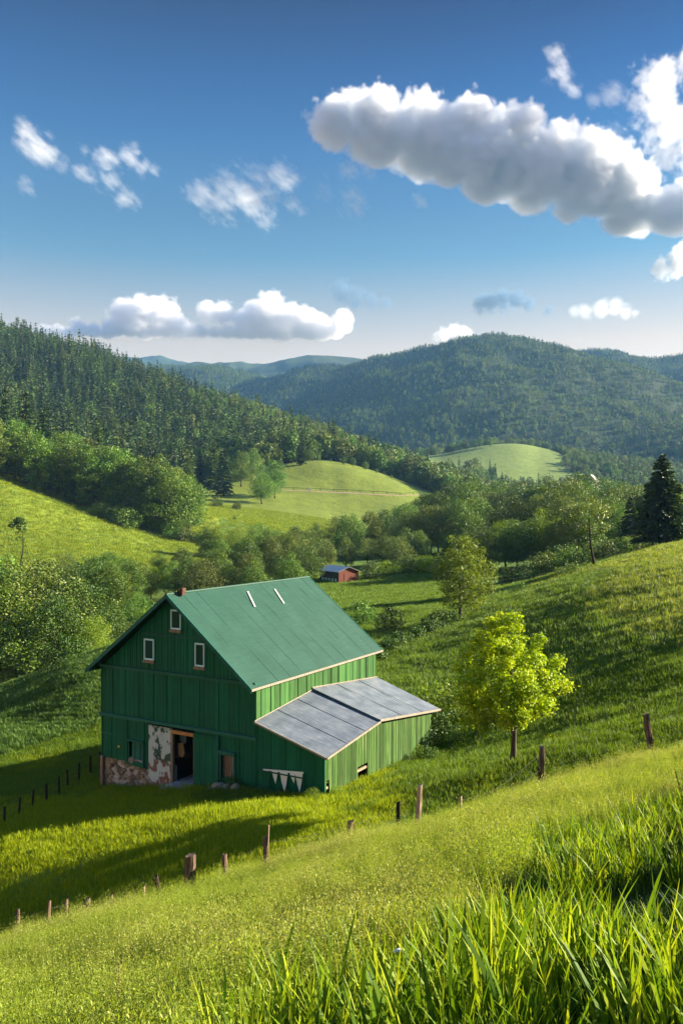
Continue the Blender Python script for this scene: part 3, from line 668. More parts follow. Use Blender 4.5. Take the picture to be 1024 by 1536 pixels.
def trunk_and_limbs(r, H, tr, clumps, top=.72, lean=(0, 0), sides=8, limbs=14, first=.2, flare=1.5):
    m = MB(); nseg = 7
    P = []; bend = r.uniform(-.04, .04, 2) * H
    for i in range(nseg + 1):
        t = i / nseg; P.append(Vector((lean[0] * t * H + bend[0] * math.sin(3 * t), lean[1] * t * H + bend[1] * math.sin(2.6 * t), -.25 + (H * top + .25) * t)))
    m.tube(P, [tr * (flare if i == 0 else 1.12 if i == 1 else 1) * (1 - .82 * (i / nseg) ** 1.1) + .01 for i in range(nseg + 1)], sides)
    order = sorted(range(len(clumps)), key=lambda i: -clumps[i][3])[:limbs]
    for i in order:
        c = Vector(clumps[i][:3]); zt = max(first * H, min(top * H * .95, c.z - (Vector((c.x, c.y, 0)).length) * .75)); f_ = (zt + .25) / (H * top + .25)
        f_ = min(max(f_, .05), .97); j = f_ * nseg; a = P[int(j)].lerp(P[min(int(j) + 1, nseg)], j - int(j))
        mid = a.lerp(c, .5) + Vector((r.uniform(-.05, .05) * H, r.uniform(-.05, .05) * H, -.03 * H))
        r0 = tr * (1 - .8 * f_) * .55
        m.tube([a, mid, c], [r0, r0 * .6, r0 * .2], 5, cap=False)
    return m
def broadleaf(seed, H, Wd, z0, nleaf, size, nclump, mat, tr=None, cr=(.16, .27), prof=None, bark=None, lean=(0, 0), shell=.5, flatz=.8, asp=.6, limbs=14):
    r = np.random.default_rng(seed); cl = make_clumps(r, H, Wd, z0, nclump, cr, prof)
    tk = trunk_and_limbs(r, H, tr or H * .019, cl, lean=lean, limbs=limbs)
    if lean != (0, 0): cl = [(x + lean[0] * z, y + lean[1] * z, z, q) for x, y, z, q in cl]
    V = crown_leaves(cl, nleaf, size, r, asp, shell, flatz)
    return tk.mesh('trunk', bark or M_bark, True), leaf_mesh('crown', [V], ML[mat])
def conifer(seed, H, Wd, z0, whorls, per, cards, size, mat, tr=None, droop=.25, tufted=True):
    """straight trunk, whorls of drooping boughs, each bough a spray of needle tufts"""
    r = np.random.default_rng(seed); C = []; D = []; Nn = []; S = []
    for w in range(whorls):
        t = (w + r.uniform(-.3, .3)) / whorls; t = min(max(t, 0), 1)
        z = z0 + (H - z0) * t; dzw = (H - z0) / whorls; L = Wd / 2 * ((1 - t) ** .85) * r.uniform(.8, 1.12) + .03 * Wd
        if t < .1: L *= .82
        a0 = r.uniform(0, 6.28); k = max(4, int(per * (1 - .45 * t)))
        for j in range(k):
            a = a0 + 2 * math.pi * j / k + r.uniform(-.25, .25); l = L * r.uniform(.72, 1.12)
            nc = max(3, int(cards * l / (Wd / 2)))
            s_ = r.uniform(.12, 1, nc); lat = r.normal(0, .13, nc) * l * (1.1 - s_ * .6)
            dz = .10 * l * s_ - droop * l * s_ ** 2 + r.normal(0, .03 * l, nc)
            dirv = np.array([math.cos(a), math.sin(a), 0]); sv = np.array([-math.sin(a), math.cos(a), 0])
            p = dirv * (l * s_)[:, None] + sv * lat[:, None]; p[:, 2] += z + dz + r.uniform(-.5, .5) * dzw
            C.append(p); d = dirv + sv * (np.sign(lat) * r.uniform(.1, .9, nc))[:, None]; d[:, 2] = -.25 + r.normal(0, .2, nc); D.append(d)
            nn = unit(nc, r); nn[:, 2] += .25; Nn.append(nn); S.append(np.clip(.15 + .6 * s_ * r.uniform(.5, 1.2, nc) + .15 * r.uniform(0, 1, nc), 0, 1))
    C = np.concatenate(C); D = np.concatenate(D); Nn = np.concatenate(Nn); S = np.concatenate(S)
    V, Fq = leaf_quads(C, D, Nn, size, r, .5)
    m = MB(); tr = tr or H * .016; m.tube([(0, 0, -.4), (0, 0, H * .3), (0, 0, H * .97)], [tr * 1.3, tr * .85, .02], 8)
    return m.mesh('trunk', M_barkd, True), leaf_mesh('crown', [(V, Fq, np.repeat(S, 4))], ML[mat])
def plant(name, kit, loc, label, cat, group=None, rz=0.0, s=1.0, sz=None, parts=('trunk', 'crown')):
    """an Empty at the base with the trunk and the crown as its two parts"""
    e = bpy.data.objects.new(name, None); COL.objects.link(e); e.location = loc; e.rotation_euler = (0, 0, rz); e.scale = (s, s, sz or s)
    tag(e, label, cat, group)
    for n_, me in zip(parts, kit):
        o = bpy.data.objects.new(n_, me); COL.objects.link(o); o.parent = e
    return e
rp = random.Random(11)
tall = lambda t: (.55 + .45 * math.sin(math.pi * min(1, t * .9 + .12))) * (1 - .55 * max(0, t - .75) * 4 * .8)
KB = [broadleaf(20 + i, 12, [9.5, 8.5, 10.5, 8, 9][i], [2.0, 1.8, 2.4, 1.6, 1.5][i], 13000, .27, [34, 30, 40, 28, 46][i], ['broad', 'broad', 'olive', 'broad', 'lime'][i]) for i in range(5)]
KN = [broadleaf(40 + i, 12, [7.2, 6.8, 7.6][i], .5, 13000, .27, 46, ['broad', 'olive', 'broad'][i], prof=tall, cr=(.15, .26)) for i in range(3)]     # narrow, leafy to the ground
KP = [broadleaf(50 + i, 12, 4.2, .3, 5200, .32, 40, ['olive', 'broad'][i], prof=tall, cr=(.18, .3)) for i in range(2)]                              # column-like
KS = [broadleaf(60 + i, 3, [3.8, 3.2, 4.2][i], .05, 1700, .24, 22, ['broad', 'olive', 'lime'][i], tr=.07, cr=(.17, .28)) for i in range(3)]           # shrubs
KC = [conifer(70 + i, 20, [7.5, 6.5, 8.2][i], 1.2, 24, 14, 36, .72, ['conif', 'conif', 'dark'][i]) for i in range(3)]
# far kits: few, larger leaves
FC = [conifer(80 + i, 18, [6.2, 5.4, 6.8][i], 1.0, 15, 9, 11, 1.05, ['conif', 'dark', 'conif'][i]) for i in range(3)]
FB = [broadleaf(90 + i, 13, [9, 10, 8][i], 1.0, 900, .95, 24, ['broad', 'olive', 'broad'][i], limbs=3) for i in range(3)]
MC = [conifer(100 + i, 18, [6.5, 5.5][i], .5, 7, 6, 2.6, 2.8, ['conif', 'dark'][i]) for i in range(2)]
MBt = [broadleaf(110 + i, 13, [10, 9][i], .5, 110, 2.6, 12, ['broad', 'olive'][i], limbs=0) for i in range(2)]

# the golden maple beside the lean-to
gk_r = np.random.default_rng(5)
Hm = 7.1
cl = make_clumps(gk_r, Hm, 4.75, 1.6, 105, (.065, .12), prof=lambda t: (.66 + .34 * math.sin(math.pi * min(1, t * 1.2 + .05))) * (1 if t < .66 else 1 - (t - .66) * 1.9))
cl = [(x - .52, y, z, q) for x, y, z, q in cl if not (x > .9 and z < 2.3) and not (x < -1.2 and z > 5.6) and not (x > 1.6 and z > 5.4)] + [(-2.0, .2, 1.95, .5), (-1.4, -.4, 1.85, .45), (2.3, 0, 3.6, .55), (2.1, .3, 4.6, .5), (.1, 0, 6.7, .42), (1.25, -.1, 5.75, .4)]
mt_ = trunk_and_limbs(gk_r, Hm, .125, cl, limbs=26, first=.22, lean=(-.03, 0), flare=1.7)
mk_ = (mt_.mesh('trunk', M_bark, True), leaf_mesh('crown', [crown_leaves(cl, 27000, .125, gk_r, .75, .3, .85)], ML['gold']))
plant('maple_tree', mk_, at(768, 37.3, -.05), 'young golden-yellow maple tree with a slender trunk beside the lean-to', 'tree', s=.96)

# single trees of the slope and the field
PT = hit(690, 926, 60)
plant('broadleaf_tree', broadleaf(131, 10, 7.2, .6, 11000, .25, 50, 'lime', tr=.17, cr=(.12, .2), shell=.3), PT, 'loose bright green tree at the top of the hedge, foot in the gully', 'tree', s=PT.y / 100 * 1.0)
PT = at(993, 138, -.1); plant('spruce_tree', conifer(132, 15.2, 10.6, 1.1, 34, 22, 84, .50, 'dark', tr=.55, droop=.2), PT, 'big dark spruce with a thick bare foot on the crest of the slope', 'tree')
PT = at(945, 168, -.1); plant('spruce_tree', conifer(133, 13, 7.4, .6, 28, 16, 44, .55, 'dark', droop=.2), PT, 'smaller dark spruce beside the yellow-green trees left of the big spruce', 'tree', sz=.95)
PT = at(892, 124, -.1); kk = np.random.default_rng(9)
cl = make_clumps(kk, 10.2, 7.5, 5.2, 22, (.10, .16)); cl = [(x - .09 * z, y, z, q) for x, y, z, q in cl]
m_ = trunk_and_limbs(kk, 10.2, .21, cl, lean=(-.085, 0), limbs=16, first=.45)
plant('thin_tree', (m_.mesh('trunk', M_barkd, True), leaf_mesh('crown', [crown_leaves(cl, 2300, .30, kk, .6, .2)], ML['olive'])), PT, 'thin tree with a long bare leaning trunk and sparse olive crown', 'tree')
PT = hit(30, 848, 140); kk = np.random.default_rng(19); cl = make_clumps(kk, 9, 3.6, 6.6, 9, (.16, .24)); cl2 = [(kk.uniform(-1.2, 1.2), kk.uniform(-1, 1), kk.uniform(3.6, 6.2), .5) for _ in range(9)]
m_ = trunk_and_limbs(kk, 9, .16, cl + cl2, limbs=18, first=.35, lean=(.05, 0))
plant('bare_tree', (m_.mesh('trunk', M_barkd, True), leaf_mesh('crown', [crown_leaves(cl, 900, .42, kk), crown_leaves(cl2, 170, .3, kk, .5, .1)], ML['broad'])), PT, 'spindly half-bare tree with a small dark round top on the hay meadow', 'tree', s=68 * PT.y / F / 8.6)
for px, py, h, k, lb in ((545, 938, 2.6, 0, 'small dark bush in the field against the end of the barn roof'), (585, 948, 2.6, 1, 'small round olive bush standing alone in the field before the hedge')):
    PT = hit(px, py, 70); plant('bush', KS[k], PT, lb, 'bush', s=h / 3 * PT.y / 92, rz=px)
# bushes beside the lean-to and at the tree's foot
for px, Y, h, k, lb in ((655, 53.5, 2.1, 0, 'dark bush tucked under the far corner of the lean-to'), (668, 57.5, 2.7, 2, 'tall lime bush behind the corner of the lean-to'), (702, 56, 2.3, 2, 'bright lime bush between the lean-to and the golden maple'),
                        (722, 52.5, 1.4, 1, 'low olive bush in the grass left of the maple trunk'), (690, 52, 1.1, 2, 'lowest yellow-green bush in front of the lime bushes'), (640, 49.8, .9, 0, 'small dark bush under the raised lean-to wall'),
                        (470, 41.6, .55, 2, 'low leafy bush along the foot of the lean-to end wall'), (352, 44.6, .8, 0, 'dark weedy bush by the foot of the gable wall'), (505, 42.0, .5, 2, 'yellow-green low bush at the near corner of the lean-to'),
                        (625, 51.0, .8, 2, 'pale weedy bush in the shade below the lean-to wall')):
    plant('bush', KS[k], at(px, Y, -.08), lb, 'bush', s=h / 3, rz=px * 1.3)
# hedge up the gully: one clipped-looking thicket
hp = [hit(px, py, 70) for px, py in ((556, 994), (590, 975), (625, 958), (655, 945), (680, 934))]
hr = np.random.default_rng(31); hc = []
for a, c in zip(hp[:-1], hp[1:]):
    for t_ in np.linspace(0, 1, 16):
        p = a.lerp(c, t_); hc.append((p.x + hr.normal(0, .6), p.y + hr.normal(0, .8), p.z + hr.uniform(.3, 1.1), hr.uniform(.55, .95)))
me = leaf_mesh('hedge', [crown_leaves(hc, 11000, .22, hr)], ML['broad']); tag(link('hedge', me), 'long dark hedge running up the gully behind the barn', 'hedge')

# trees of the valley and the hills, one object each
def put(kits, px, Y, top, label, cat='tree', group=None, name='broadleaf_tree', H0=12.0, hmin=2.0, wide=1.0):
    b = at(px, Y, -.15); h = max(hmin, ((HY - top) / F * Y) - b.z)
    k = rp.choice(kits); return plant(name, k, b, label, cat, group, rz=rp.uniform(0, 6.28), s=h / H0 * wide * rp.uniform(.92, 1.08), sz=h / H0)
def row(kits, px0, px1, step, Y, dY, prof, label, group, jit=8, **k):
    px = px0; xs, ys = zip(*prof)
    while px <= px1:
        y = Y + rp.uniform(-dY, dY); put(kits, px + rp.uniform(-.35, .35) * step, y, float(np.interp(px, xs, ys)) + rp.uniform(-jit, jit), label, group=group, **k); px += step * rp.uniform(.8, 1.2)
# big trees behind the cornfield, left of the barn
for px, Y, top, k, lb in ((-48, 106, 850, 0, 'tall leafy tree cut by the left edge of the photo'), (2, 108, 872, 4, 'broad pale green tree at the end of the cornfield'), (45, 112, 842, 2, 'tallest olive tree in the clump behind the cornfield'), (80, 104, 892, 1, 'round green tree in the middle of the clump behind the cornfield'),
                          (112, 112, 872, 0, 'dark green tree rising on the barn side of the clump'), (140, 108, 925, 4, 'lower bright tree beside the cornfield crest'), (168, 118, 905, 3, 'dark low tree behind the barn eave'), (25, 102, 920, 3, 'shaded lower tree leaning over the cornfield'),
                          (-20, 118, 830, 1, 'dark tree behind the clump at the end of the cornfield'), (205, 124, 890, 0, 'dark tree close behind the barn gable')):
    put([KB[k]], px, Y, top, lb)
B = KB[:4] + KN[:3]; BL_ = KB + KN
row(BL_, 60, 470, 27, 150, 8, [(60, 850), (130, 840), (200, 845), (300, 838), (384, 832), (470, 835)], 'broadleaf tree in the belt of trees behind the barn ridge', 'belt of trees behind the barn')
row(BL_, 110, 480, 30, 182, 8, [(110, 835), (200, 835), (300, 822), (384, 808), (480, 812)], 'broadleaf tree at the back of the belt below the hay meadow', 'back row of the belt behind the barn')
row(B, 330, 690, 25, 215, 9, [(330, 812), (384, 800), (450, 796), (520, 806), (580, 800), (640, 790), (690, 790)], 'dark broadleaf tree in the wood behind the red shed', 'wood behind the red shed')
row(BL_, 300, 770, 26, 255, 10, [(300, 796), (350, 786), (384, 792), (450, 792), (520, 778), (580, 768), (640, 752), (700, 748), (770, 756)], 'green tree in the middle of the valley wood', 'middle of the valley wood')
row(BL_, 590, 1010, 27, 305, 10, [(590, 765), (640, 740), (690, 722), (730, 735), (800, 732), (840, 716), (900, 728), (1010, 735)], 'leafy tree toward the back of the valley wood', 'back of the valley wood')
row(BL_, 640, 1040, 27, 365, 12, [(640, 738), (700, 716), (800, 718), (900, 716), (1040, 722)], 'small-looking far tree along the rear edge of the valley wood', 'rear edge of the valley wood')
row(KB + KN, 700, 930, 27, 186, 10, [(700, 792), (760, 774), (800, 770), (850, 752), (930, 748)], 'bright leafy tree behind the right slope crest', 'trees behind the slope crest')
row(BL_, 740, 1040, 30, 232, 12, [(740, 756), (800, 742), (860, 728), (900, 732), (1040, 735)], 'rounded tree between the slope crest and the valley wood', 'second row behind the slope crest')
row([KS[2], KS[1]], 560, 690, 20, 186, 5, [(560, 846), (610, 836), (690, 838)], 'yellow-green shrub along the field edge beyond the red shed', 'shrubs along the field edge', name='shrub', H0=3.0, hmin=1.0, jit=4)
row([KS[0], KS[1]], 760, 1000, 22, 152, 6, [(760, 848), (860, 818), (940, 806), (1000, 800)], 'low shrub on the crest of the right slope', 'shrubs on the slope crest', name='shrub', H0=3.0, hmin=1.0, jit=4)
for px, Y, top, h, lb in ((860, 120, 0, 1.8, 'dark low bush just left of the thin leaning trunk'), (842, 128, 0, 1.5, 'olive low bush below the slope crest'), (780, 118, 0, 1.6, 'rounded dark bush at the lower end of the slope crest')):
    plant('bush', KS[0], at(px, Y, -.1), lb, 'bush', s=h / 3)
# beyond the hay meadow on the left
row(KP + KP + KN, -70, 285, 15, 300, 7, [(-70, 628), (0, 638), (60, 652), (130, 664), (200, 684), (240, 692), (285, 716)], 'leafy tree in the dense row above the hay meadow', 'row of trees above the hay meadow')
row(KP + KN, -50, 275, 24, 316, 6, [(-50, 615), (0, 630), (60, 645), (130, 655), (200, 676), (240, 684), (275, 702)], 'slender tree standing behind the row above the hay meadow', 'second row above the hay meadow')
row(KS, 150, 330, 14, 288, 5, [(150, 756), (200, 764), (250, 782), (300, 806), (330, 822)], 'grey-green shrub along the lower edge of the hay meadow', 'shrubs between the two meadows', name='shrub', H0=3.0, hmin=2.0, jit=5)
row(KS[:2], 40, 330, 17, 294, 5, [(40, 735), (110, 745), (200, 760), (250, 776), (330, 815)], 'dark undergrowth shrub at the foot of the meadow trees', 'undergrowth of the meadow trees', name='shrub', H0=3.0, hmin=2.0, jit=5)
for px, Y, top, lb in ((8, 345, 580, 'tallest dark conifer at the left edge of the hillside wood'), (40, 352, 585, 'second tall dark conifer above the meadow trees'), (66, 356, 602, 'third tall dark conifer beside the shaded wood'), (148, 372, 628, 'lone pale conifer rising over the row of trees'), (105, 380, 640, 'dark conifer in the shade above the row of trees'),
                       (212, 400, 655, 'pointed conifer above the slender trees'), (232, 410, 665, 'short conifer beside the pointed one')):
    put([KC[2] if px < 70 else KC[0]], px, Y, top, lb, name='conifer_tree', H0=20.0, wide=.95)
row([KC[0], KC[1], KC[2]], 285, 350, 16, 470, 12, [(285, 675), (330, 656), (350, 690)], 'spruce at the lower edge of the hillside wood', 'spruces at the wood edge', name='conifer_tree', H0=20.0, jit=10)
for px, Y, top, lb, kk_ in ((452, 560, 645, 'single pointed conifer on the crown of the middle meadow', KC[0]), (393, 445, 708, 'small round tree alone on the middle meadow', KB[0]), (412, 470, 690, 'round bushy tree beside the small one on the middle meadow', KB[3]), (362, 500, 676, 'dark round tree at the wood edge on the middle meadow', KB[1]), (378, 520, 672, 'dark broad tree in the corner of the middle meadow', KB[3]), (345, 520, 690, 'dark low tree in the corner of the middle meadow', KB[1]),
                        (352, 330, 782, 'small round tree standing up from the meadow edge', KB[1]), (420, 545, 690, 'low green tree below the wood on the middle meadow', KB[0])):
    put([kk_], px, Y, top, lb, name='conifer_tree' if kk_ is KC[0] else 'broadleaf_tree', H0=20.0 if kk_ is KC[0] else 12.0)
for px, Y, top, lb in ((302, 398, 745, 'small dark bush at the near edge of the middle meadow'), (325, 396, 744, 'large dark bush at the near edge of the middle meadow'), (355, 400, 752, 'pale olive bush at the near edge of the middle meadow'), (284, 402, 740, 'yellow-green bush at the end of the slender trees')):
    put([KS[1] if 'pale' in lb else KS[0]], px, Y, top, lb, cat='bush', name='bush', H0=3.0)
row(KB[:2] + KN[:1], 460, 650, 17, 585, 10, [(460, 672), (520, 690), (580, 706), (650, 728)], 'light green tree along the wood edge over the middle meadow', 'wood edge over the middle meadow')

row([KB[0], KB[1]], 648, 735, 11, 1205, 14, [(648, 672), (700, 661), (735, 656)], 'dark tree of the copse on the far round meadow', 'copse on the far meadow', jit=2)
# far woods: countless trees that read as one mass
SRC = bpy.data.collections.new('plant_sources')
def joined(kit, name):
    """trunk and crown of a kit in one mesh, as a source for a mass of plants"""
    bm = bmesh.new(); mats = []
    V = []; Fs = []; mi = []; sh = []
    b = 0
    for me in kit:
        n = len(me.vertices); co = np.zeros(n * 3, np.float32); me.vertices.foreach_get('co', co); V.append(co.reshape(-1, 3))
        for p in me.polygons: Fs.append([b + i for i in p.vertices]); mi.append(len(mats))
        mats.append(me.materials[0]); a = me.attributes.get('shade')
        s_ = np.zeros(n, np.float32)
        if a: a.data.foreach_get('value', s_)
        sh.append(s_); b += n
    bm.free(); me = bpy.data.meshes.new(name); me.from_pydata(np.concatenate(V).tolist(), [], Fs)
    for m in mats: me.materials.append(m)
    me.polygons.foreach_set('material_index', mi); at_ = me.attributes.new('shade', 'FLOAT', 'POINT'); at_.data.foreach_set('value', np.concatenate(sh)); me.update()
    return me
def scatter(name, pts, idx, rz, sc, sources, parent=None, tilt=None):
    """one object whose modifier stands a source mesh on every point"""
    me = pmesh(name, pts, [], (), {'pick': ('POINT', 'INT', idx), 'turn': ('POINT', 'FLOAT_VECTOR', np.stack([np.zeros(len(pts)) if tilt is None else tilt[:, 0], np.zeros(len(pts)) if tilt is None else tilt[:, 1], rz], 1)), 'size': ('POINT', 'FLOAT_VECTOR', sc if np.ndim(sc) == 2 else np.repeat(np.asarray(sc)[:, None], 3, 1))})
    o = link(name, me, parent); o['kind'] = 'stuff'
    c = bpy.data.collections.new(name + '_sources')
    for i, m in enumerate(sources):
        q = bpy.data.objects.new('%s_source_%02d' % (name, i), m); c.objects.link(q)
    g = bpy.data.node_groups.new(name + '_spread', 'GeometryNodeTree')
    g.interface.new_socket('Geometry', in_out='INPUT', socket_type='NodeSocketGeometry'); g.interface.new_socket('Geometry', in_out='OUTPUT', socket_type='NodeSocketGeometry')
    N = g.nodes.new; L = g.links.new
    gi = N('NodeGroupInput'); go = N('NodeGroupOutput'); ip = N('GeometryNodeInstanceOnPoints'); ci = N('GeometryNodeCollectionInfo')
    ci.inputs['Collection'].default_value = c; ci.inputs['Separate Children'].default_value = True; ci.inputs['Reset Children'].default_value = True
    ip.inputs['Pick Instance'].default_value = True
    def na(nm, typ):
        a = N('GeometryNodeInputNamedAttribute'); a.data_type = typ; a.inputs['Name'].default_value = nm; return [s for s in a.outputs if s.enabled and s.name == 'Attribute'][0]
    L(gi.outputs[0], ip.inputs['Points']); L(ci.outputs[0], ip.inputs['Instance']); L(na('pick', 'INT'), ip.inputs['Instance Index'])
    L(na('turn', 'FLOAT_VECTOR'), ip.inputs['Rotation']); L(na('size', 'FLOAT_VECTOR'), ip.inputs['Scale']); L(ip.outputs[0], go.inputs[0])
    md = o.modifiers.new('spread', 'NODES'); md.node_group = g
    return o
fr = np.random.default_rng(77)
def wood(name, n, y0, y1, px0, px1, srcs, con, h, extra=None, power=1.0):
    """n tree places between two distances; con(px, Y) = share of conifers"""
    Y = (y0 ** power + (y1 ** power - y0 ** power) * fr.uniform(0, 1, n)) ** (1 / power); px = fr.uniform(px0, px1, n); X = (px - HX) / F * Y
    k = forest_mask(X, Y)
    if extra is not None: k &= extra(px, X, Y)
    X, Y, px = X[k], Y[k], px[k]; Z = ground(X, Y)
    nc = len(srcs[0]); isC = fr.uniform(0, 1, len(X)) < con(px, Y)
    idx = np.where(isC, fr.integers(0, nc, len(X)), nc + fr.integers(0, len(srcs[1]), len(X)))
    s = fr.uniform(.55, 1.15, len(X)) * h * (.85 + .5 * fbm(X / 40, Y / 40, 2, 3) + .1); sz = s * fr.uniform(.9, 1.2, len(X))
    return scatter(name, np.stack([X, Y, Z - .3], 1), idx, fr.uniform(0, 6.28, len(X)), np.stack([s, s, sz], 1), [joined(q, 'conifer') for q in srcs[0]] + [joined(q, 'broadleaf') for q in srcs[1]])
conmix = lambda px, Y: np.clip(.92 - (px - 200) / 420 + fbm(px / 40, Y / 40, 2, 9) * .6, .06, .97)
wood('hillside_forest', 9500, 355, 1180, -420, 720, (FC, FB), conmix, 1.42, power=2.0)
wood('valley_forest', 7500, 540, 1500, 560, 1300, (FC, FB), lambda px, Y: .3 + 0 * px, .95, extra=lambda px, X, Y: (px > 640) | (Y > 950), power=2.0)
wood('mountain_forest', 60000, 1450, 3400, -250, 1300, (MC, MBt), lambda px, Y: np.clip(.5 + fbm(px / 60, Y / 300, 3, 4) * 1.6, 
 .1, .9), .70, power=2.0)
# ---------------------------------------------------------------- grasses and crops: nobody could count these
def grass_mat(name, c0, c1, c2, trans=.45, tcol=(1.0, .95, .3)):
    t = MT(name); geo = t.N('ShaderNodeNewGeometry'); oi = t.N('ShaderNodeObjectInfo')
    k = t.math('ADD', t.math('MULTIPLY', geo.outputs['Random Per Island'], .6), t.math('MULTIPLY', oi.outputs['Random'], .4))
    c = t.ramp(k, [(.1, c0), (.5, c1), (.9, c2)])
    t.L(c, t.b.inputs['Base Color']); t.rough(.5, .12)
    tr = t.N('ShaderNodeBsdfTranslucent'); t.L(t.mix(1.0, c, tcol, 'MULTIPLY'), tr.inputs[0])
    mx = t.N('ShaderNodeMixShader'); mx.inputs[0].default_value = trans
    t.L(t.b.outputs[0], mx.inputs[1]); t.L(tr.outputs[0], mx.inputs[2]); t.L(mx.outputs[0], t.out.inputs[0]); return t.m
G_wheat = grass_mat('young_cereal_blades', (.035, .09, .006), (.12, .22, .010), (.36, .43, .022), .48)
G_weed = grass_mat('feathery_weed', (.13, .20, .020), (.22, .30, .038), (.33, .39, .08), .48)
G_lawn = grass_mat('pasture_grass', (.055, .11, .010), (.11, .19, .016), (.19, .27, .026), .45)
G_yard = grass_mat('sunlight_tinted_yard_grass', (.14, .22, .006), (.25, .33, .009), (.38, .42, .014), .5)  # yellow-green yard grass, its colour raised to carry the sunlight
G_slope = grass_mat('slope_grass', (.065, .13, .018), (.115, .20, .03), (.20, .28, .05), .4)
G_pale = grass_mat('sunlit_band_grass', (.15, .21, .04), (.24, .30, .06), (.36, .40, .11), .4)  # sunlit band of the slope crest put into a paler grass colour
G_corn = grass_mat('dark_crop', (.05, .11, .02), (.085, .165, .032), (.14, .23, .05), .35)
G_hay = grass_mat('hay_meadow_grass', (.11, .16, .008), (.17, .225, .011), (.25, .29, .02), .4)
G_under = grass_mat('gap_shade_undergrowth', (.02, .05, .006), (.04, .085, .010), (.08, .13, .016), .3)  # shade in the gaps between blades put into this dark green
G_palew = grass_mat('pale_seeding_weed', (.18, .21, .05), (.30, .33, .085), (.44, .45, .16), .42)
G_straw = grass_mat('straw', (.30, .24, .10), (.42, .35, .17), (.5, .44, .26), .3)

def blade(V, Fs, x, y, L, w, az, bend, seg=4, fold=0.0, r=None, tw=0.0):
    """a tapered ribbon bending over towards az"""
    d = np.array([math.cos(az), math.sin(az), 0]); s = np.array([-math.sin(az + tw), math.cos(az + tw), 0])
    p = np.array([x, y, -.03]); a = .12; b = len(V)
    for i in range(seg + 1):
        t = i / seg; hw = w * .5 * (1 - t) ** .55 * (.75 + .5 * min(1, t * 3)) if i < seg else .0004
        V.append(p + s * hw); V.append(p - s * hw)
        ang = a + bend * t; p = p + (d * math.sin(ang) + np.array([0, 0, math.cos(ang)])) * L / seg
    for i in range(seg): Fs.append((b + 2 * i, b + 2 * i + 1, b + 2 * i + 3, b + 2 * i + 2))
def tuft(name, seed, n, rad, L, w, bend, mat, seg=4, jl=.4):
    r = np.random.default_rng(seed); V = []; Fs = []
    for i in range(n):
        a = r.uniform(0, 6.28); q = rad * math.sqrt(r.uniform(0, 1))
        blade(V, Fs, q * math.cos(a), q * math.sin(a), L * r.uniform(1 - jl, 1 + jl * .5), w * r.uniform(.6, 1.3), r.uniform(0, 6.28), r.uniform(*bend), seg, r=r, tw=r.uniform(-.5, .5))
    return pmesh(name, np.array(V), np.array(Fs), [mat], smooth=True)
def weed(name, seed, n, rad, H, mat):
    """airy plant: thin stems, many tiny leaflets and seed heads near the top"""
    r = np.random.default_rng(seed); V = []; Fs = []
    for i in range(n):
        a = r.uniform(0, 6.28); q = rad * math.sqrt(r.uniform(0, 1)); h = H * r.uniform(.6, 1.15); az = r.uniform(0, 6.28); bd = r.uniform(.1, .5)
        blade(V, Fs, q * math.cos(a), q * math.sin(a), h, .004, az, bd, 3)
        d = np.array([math.cos(az), math.sin(az), 0])
        for j in range(20):
            t = r.uniform(.3, 1.02); ang = .12 + bd * t * .5
            p = np.array([q * math.cos(a), q * math.sin(a), 0]) + (d * math.sin(ang) + np.array([0, 0, math.cos(ang)])) * h * t + r.normal(0, .022 + .03 * (1 - abs(t - .75)), 3)
            u1 = r.normal(size=3) + np.array([0, 0, 1.1]); u1 /= np.linalg.norm(u1); u2 = np.cross(u1, r.normal(size=3)); u2 /= np.linalg.norm(u2)
            l = r.uniform(.006, .014) * (1.5 - .5 * t); b = len(V)
            V += [p - u1 * l, p + u2 * l * .38, p + u1 * l, p - u2 * l * .38]; Fs.append((b, b + 1, b + 2, b + 3))
    return pmesh(name, np.array(V), np.array(Fs), [mat])
gr = np.random.default_rng(123)
def field(n, y0, y1, u0, u1, power=2.0):
    Y = (y0 ** power + (y1 ** power - y0 ** power) * gr.uniform(0, 1, n)) ** (1 / power); X = gr.uniform(u0, u1, n) * (Y + 1.5); return X, Y
def pix(X, Y): Z = ground(X, Y); return HX + F * X / Y, HY - F * Z / Y, Z
def sow(name, X, Y, srcs, smin, smax, kind=None, tall=None):
    Z = ground(X, Y); n = len(X); s = gr.uniform(smin, smax, n) * (1 + .9 * fbm(X / 2.2, Y / 2.2, 3, 8)); 
    if tall is not None: s = s * tall
    sc = np.stack([s, s, s * gr.uniform(.8, 1.2, n)], 1)
    tl = gr.normal(0, .10, (n, 2))
    return scatter(name, np.stack([X, Y, Z], 1), gr.integers(0, len(srcs), n), gr.uniform(0, 6.28, n), sc, srcs, tilt=tl)
# young cereal with broad blades on the near right
WH = [tuft('cereal_tuft', 200 + i, [12, 11, 14, 14, 12][i], .10, [.37, .31, .40, .34, .33][i], [.029, .025, .011, .017, .022][i], [(.05, 1.1), (.1, 1.9), (.05, 1.3), (.1, 1.0), (.0, .8)][i], G_wheat, 6, .6) for i in range(5)]
EDGE = [(290, 1660), (390, 1550), (470, 1505), (550, 1462), (640, 1418), (715, 1365), (760, 1320), (800, 1292), (860, 1264), (940, 1226), (1030, 1188), (1500, 1040), (2600, 1100), (2600, 9000), (100, 9000)]
X, Y = field(24500, 1.2, 17, -.35, 1.05, 1.35); px, py, Z = pix(X, Y)
nz = fbm(X / .8, Y / .8, 3, 15)
k = inpoly(px, py + nz * 90, EDGE) & (nz + .5 * fbm(X / .35, Y / .35, 2, 16) > -.07)
sow('cereal_crop', X[k], Y[k], WH, .6, 1.35)
X2, Y2 = X[k][::3], Y[k][::3]
